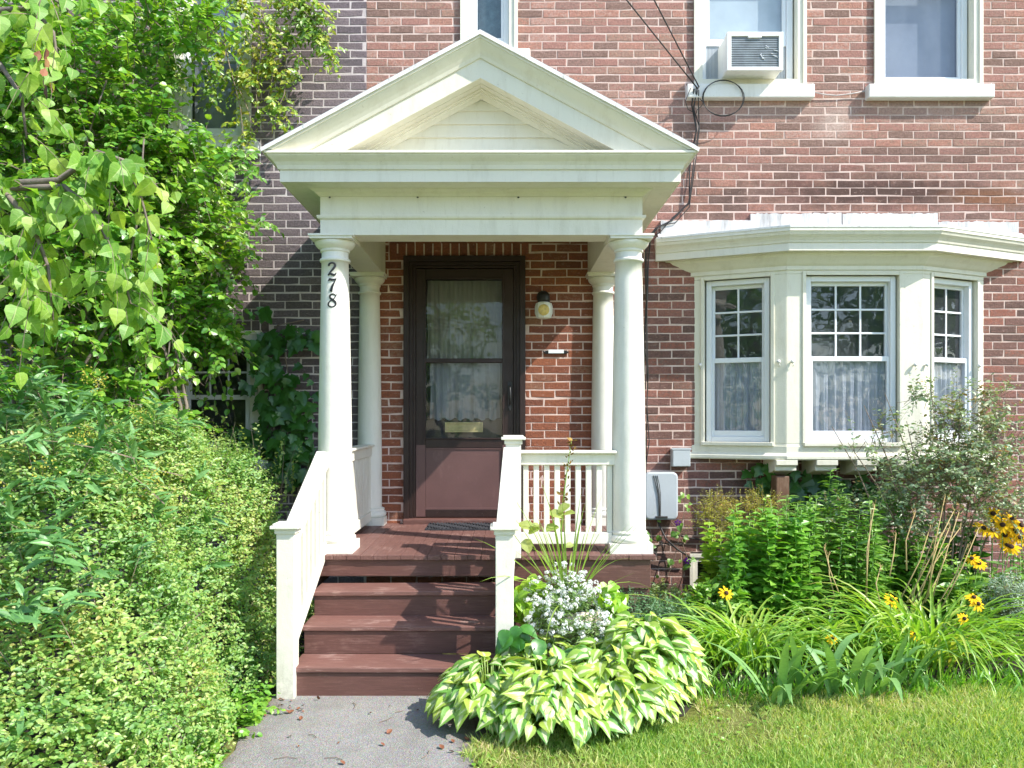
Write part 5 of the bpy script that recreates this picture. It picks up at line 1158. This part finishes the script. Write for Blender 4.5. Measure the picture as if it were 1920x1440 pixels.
# yellow daisies
def daisy(px, py, Y, r, label, leaves=True):
    c = at(px, py, Y); p = plant('coneflower', label, 'flower', (c.x, Y, 0), 'yellow daisies in the bed')
    petalflower(p, c, (rng.normal(0,.3)-.1, -.75+rng.normal(0,.2), .65+rng.normal(0,.2)), int(rng.integers(11,15)), r, GM['petal'], 'petals')
    b = MB(); b.smooth = True; g0 = Vector((c.x+random.gauss(0,.05), Y+.06, 0)); b.tube([g0, (g0+c)/2+Vector((random.gauss(0,.015),.02,0)), c-Vector((0,-.006,.004))], [.004,.0035,.0025], 5); b.build('stem', GM['phlox'], p)
for (px, py, Y, r, lab) in ((1362,1112,-1.5,.048,'single yellow daisy at the left end of the bed'),(1673,1124,-1.75,.05,'yellow daisy above the upright iris leaf'),(1826,1120,-1.7,.045,'upper of two touching yellow daisies over the right daylily'),(1834,1132,-1.72,.045,'lower of two touching yellow daisies over the right daylily'),(1808,1160,-1.75,.04,'small yellow daisy nodding low in the right daylily'),(1716,1190,-1.95,.04,'half opened orange daisy low in the daylily leaves'),(1561,1198,-2.0,.032,'faded small orange daisy beside the iris leaves'),(1822,1047,-1.2,.048,'left of a pair of yellow daisies above the glossy leaves'),(1836,1056,-1.22,.048,'right of a pair of yellow daisies above the glossy leaves')): daisy(px, py, Y, r, lab)
for i, (px, py, lab) in enumerate(((1862,963,'topmost yellow daisy of the big cluster at the right edge'),(1844,990,'leftmost yellow daisy of the big cluster at the right edge'),(1862,994,'yellow daisy just right of the leftmost one in the cluster'),(1880,984,'yellow daisy in the upper middle of the big cluster'),(1898,974,'large yellow daisy high on the right of the cluster'),(1884,1003,'yellow daisy in the lower middle of the big cluster'),(1903,996,'bright yellow daisy right of the cluster middle'),(1915,985,'yellow daisy cut by the right picture edge, upper one'),(1912,1008,'yellow daisy cut by the right picture edge, lower one'),(1888,1022,'lowest yellow daisy of the big cluster'),(1896,1025,'small yellow daisy touching the lowest one'))): daisy(px, py, -1.0-.02*(i%4), .062, lab)
# ------------------------------------------------------------------ lawn
def lawn(n):
    x = rng.uniform(-.3,5.8,n); y = rng.uniform(-4.2,-1.85,n)
    front = np.where(x < 1.0, -2.85+.12*np.sin(5*x)+np.clip(x-.3,0,1)*.45, -2.32+.25*np.clip((x-1.0)/2.2,0,1)+.05*np.sin(6*x)); left = -.14+.03*np.sin(11*y)+.02*np.sin(31*y)
    wild = np.sin(3.1*x+1)*np.sin(4.3*y+.5)+.7*np.sin(7.7*x-3.1*y); keep = (y < front+rng.normal(0,.04,n)) & (x > left+rng.normal(0,.02,n)) & (rng.uniform(0,1,n) < np.clip(.85+.3*wild,.3,1))
    vis = np.abs(x*F/(y-CAMY)) < 1900; return x[keep&vis], y[keep&vis], wild[keep&vis]
x, y, w = lawn(200000); n = len(x); h = rng.uniform(.018,.042,n)*(1+.25*w); az = rng.uniform(0,6.28,n); ln = rng.uniform(.3,1.3,n)
B = np.stack([x,y,np.zeros(n)],1); A = np.stack([np.cos(az)*ln, np.sin(az)*ln, np.ones(n)],1); BLADE = strip_leaf([(0,.055),(.5,.05),(1,0)], .3, .35)
BLADE = (BLADE[0], BLADE[1], BLADE[2]); V, T, U = scatter(BLADE, B, A, rv(n), h*1.35); o = npmesh('lawn_grass', V, T, GM['grass']); tag(o, 'short sunlit yellow green lawn right of the path', 'grass', None, 'stuff')
k = 2600; i = rng.choice(n, k); B2 = B[i]+np.array([0,0,.012]); V, T, U = scatter(ROUND, B2, np.stack([rng.normal(0,1,k),rng.normal(0,1,k),rng.uniform(0,.5,k)],1), UPV+rv(k,.35), rng.uniform(.014,.03,k)); o = npmesh('clover', V, T, GM['weed']); tag(o, 'small clover leaves scattered through the lawn', 'clover', None, 'stuff')
# grass growing at the foot of the beds
k = 1500; x = rng.uniform(.95,4.4,k); y = -2.28+.22*np.clip((x-1)/2.2,0,1)+rng.normal(0,.09,k)
az = rng.uniform(0,6.28,k); V, T, U = scatter(BLADE, np.stack([x,y,np.zeros(k)],1), np.stack([np.cos(az)*.5,np.sin(az)*.5-.2,np.ones(k)],1), rv(k), rng.uniform(.05,.13,k)); o = npmesh('edge_grass', V, T, GM['lily']); tag(o, 'longer grass tufts along the edge of the flower bed', 'grass', None, 'stuff')
# dead leaves --------------------------------------------------------------
k = 46; xs = np.concatenate([rng.uniform(-1.24,-.98,16), rng.uniform(-.28,-.05,14), rng.uniform(-1.1,-.1,16)]); ys = np.concatenate([rng.uniform(-2.62,-2.36,16), rng.uniform(-3.35,-2.9,14), rng.uniform(-3.6,-2.4,16)])
labs = 'brown dead leaf lying on the grey path'
tm = strip_leaf([(0,0),(.2,.3),(.55,.36),(.85,.15),(1,0)], .5, -.3)
for i in range(k):
    V, T, U = scatter(tm, np.array([[xs[i],ys[i],.010]]), np.array([[rng.normal(),rng.normal(),.1]]), np.array([[0,0,1.0]])+rv(1,.25), [rng.uniform(.012,.034)])
    o = npmesh('dead_leaf', V, T, M['deadleaf'], org=(xs[i],ys[i],.01)); tag(o, labs, 'dead leaf', 'dead leaves on the path')
for i in range(14):
    x_, y_, a = random.uniform(-1.2,-.2), random.uniform(-3.6,-2.4), random.uniform(0,3.14); l_ = random.uniform(.03,.10); b = MB(); b.tube([(x_,y_,.010),(x_+l_*.5*math.cos(a),y_+l_*.5*math.sin(a),.013),(x_+l_*math.cos(a+.3),y_+l_*math.sin(a+.3),.010)], .0018, 4); tag(b.build('dead_twig', M['twig'], org=(x_,y_,.01)), 'thin dead twig lying on the grey path', 'twig', 'twigs on the path')
# ------------------------------------------------------------------ trees across the street, mirrored in the panes
def street_tree(x, y, h):
    t = plant('street_tree', 'leafy street tree mirrored darkly in the window panes', 'tree', (x,y,0), 'street trees mirrored in the glass')
    b = MB(); b.smooth = True; b.tube([(x,y,0),(x+.1,y,h*.2),(x,y+.1,h*.5),(x+.1,y,h*.8)], [.25,.2,.14,.05], 8)
    for k in range(6): a = k*1.05; b.tube([(x,y,h*(.22+.05*k)),(x+1.3*math.cos(a),y+1.3*math.sin(a),h*(.42+.05*k))], [.09,.03], 5)
    b.build('trunk', M['bark'], t)
    c = np.array([(rng.normal(0,h*.16),rng.normal(0,h*.16),h*rng.uniform(.16,.85)) for _ in range(22)]); k = rng.integers(0,22,900); q = inball(900,.4)*h*.17
    B = np.array([x,y,0])+c[k]+q; D = unit(q)+rv(900,.4); P, A, NN, sc = sprays(B, D, .5, 8, .26, .3, .9, .7); V, T, U = scatter(OVAL, P, A, NN, sc); npmesh('crown', V, T, GM['shrub'], t); return t
t0 = street_tree(-2.5, -24, 9.0)
for (x, y) in ((-12,-23),(7,-25),(15,-23),(-21,-25),(17,-4),(21,1)): copy_tree(t0, None, (x+2.5, y+24, 0))
# ================================================================== light and camera
sun_dir = Vector((1,-.5,1.1)).normalized()
L = bpy.data.lights.new('sun', 'SUN'); L.energy = 3.25; L.angle = R(.6); L.color = (1,.945,.865)
so = bpy.data.objects.new('sun', L); COL.objects.link(so); so.rotation_euler = sun_dir.to_track_quat('Z','Y').to_euler(); so.location = (6,-5,8)
wd = bpy.data.worlds.new('World'); S.world = wd; wd.use_nodes = True; nt = wd.node_tree; bg = nt.nodes['Background']
sk = nt.nodes.new('ShaderNodeTexSky'); sk.sky_type = 'NISHITA'; sk.sun_disc = False
sk.sun_elevation = math.asin(sun_dir.z); sk.sun_rotation = math.atan2(sun_dir.x, sun_dir.y); sk.air_density = 1.0; sk.dust_density = .5; sk.ozone_density = 1.0
nt.links.new(sk.outputs[0], bg.inputs[0]); bg.inputs[1].default_value = .15
cam = bpy.data.cameras.new('camera'); co = bpy.data.objects.new('camera', cam); COL.objects.link(co)
co.location = (0, CAMY, CAMZ); co.rotation_euler = (R(90),0,0); cam.sensor_width = 36; cam.lens = 36*F/1920
cam.shift_x = (960-CX)/1920; cam.shift_y = (CY-720)/1920; cam.clip_start = .05; cam.clip_end = 500
S.camera = co
S.view_settings.view_transform = 'Standard'; S.view_settings.look = 'None'; S.view_settings.exposure = 1.36; S.view_settings.gamma = 1
S.cycles.max_bounces = 8; S.cycles.transparent_max_bounces = 12; S.cycles.use_denoising = True
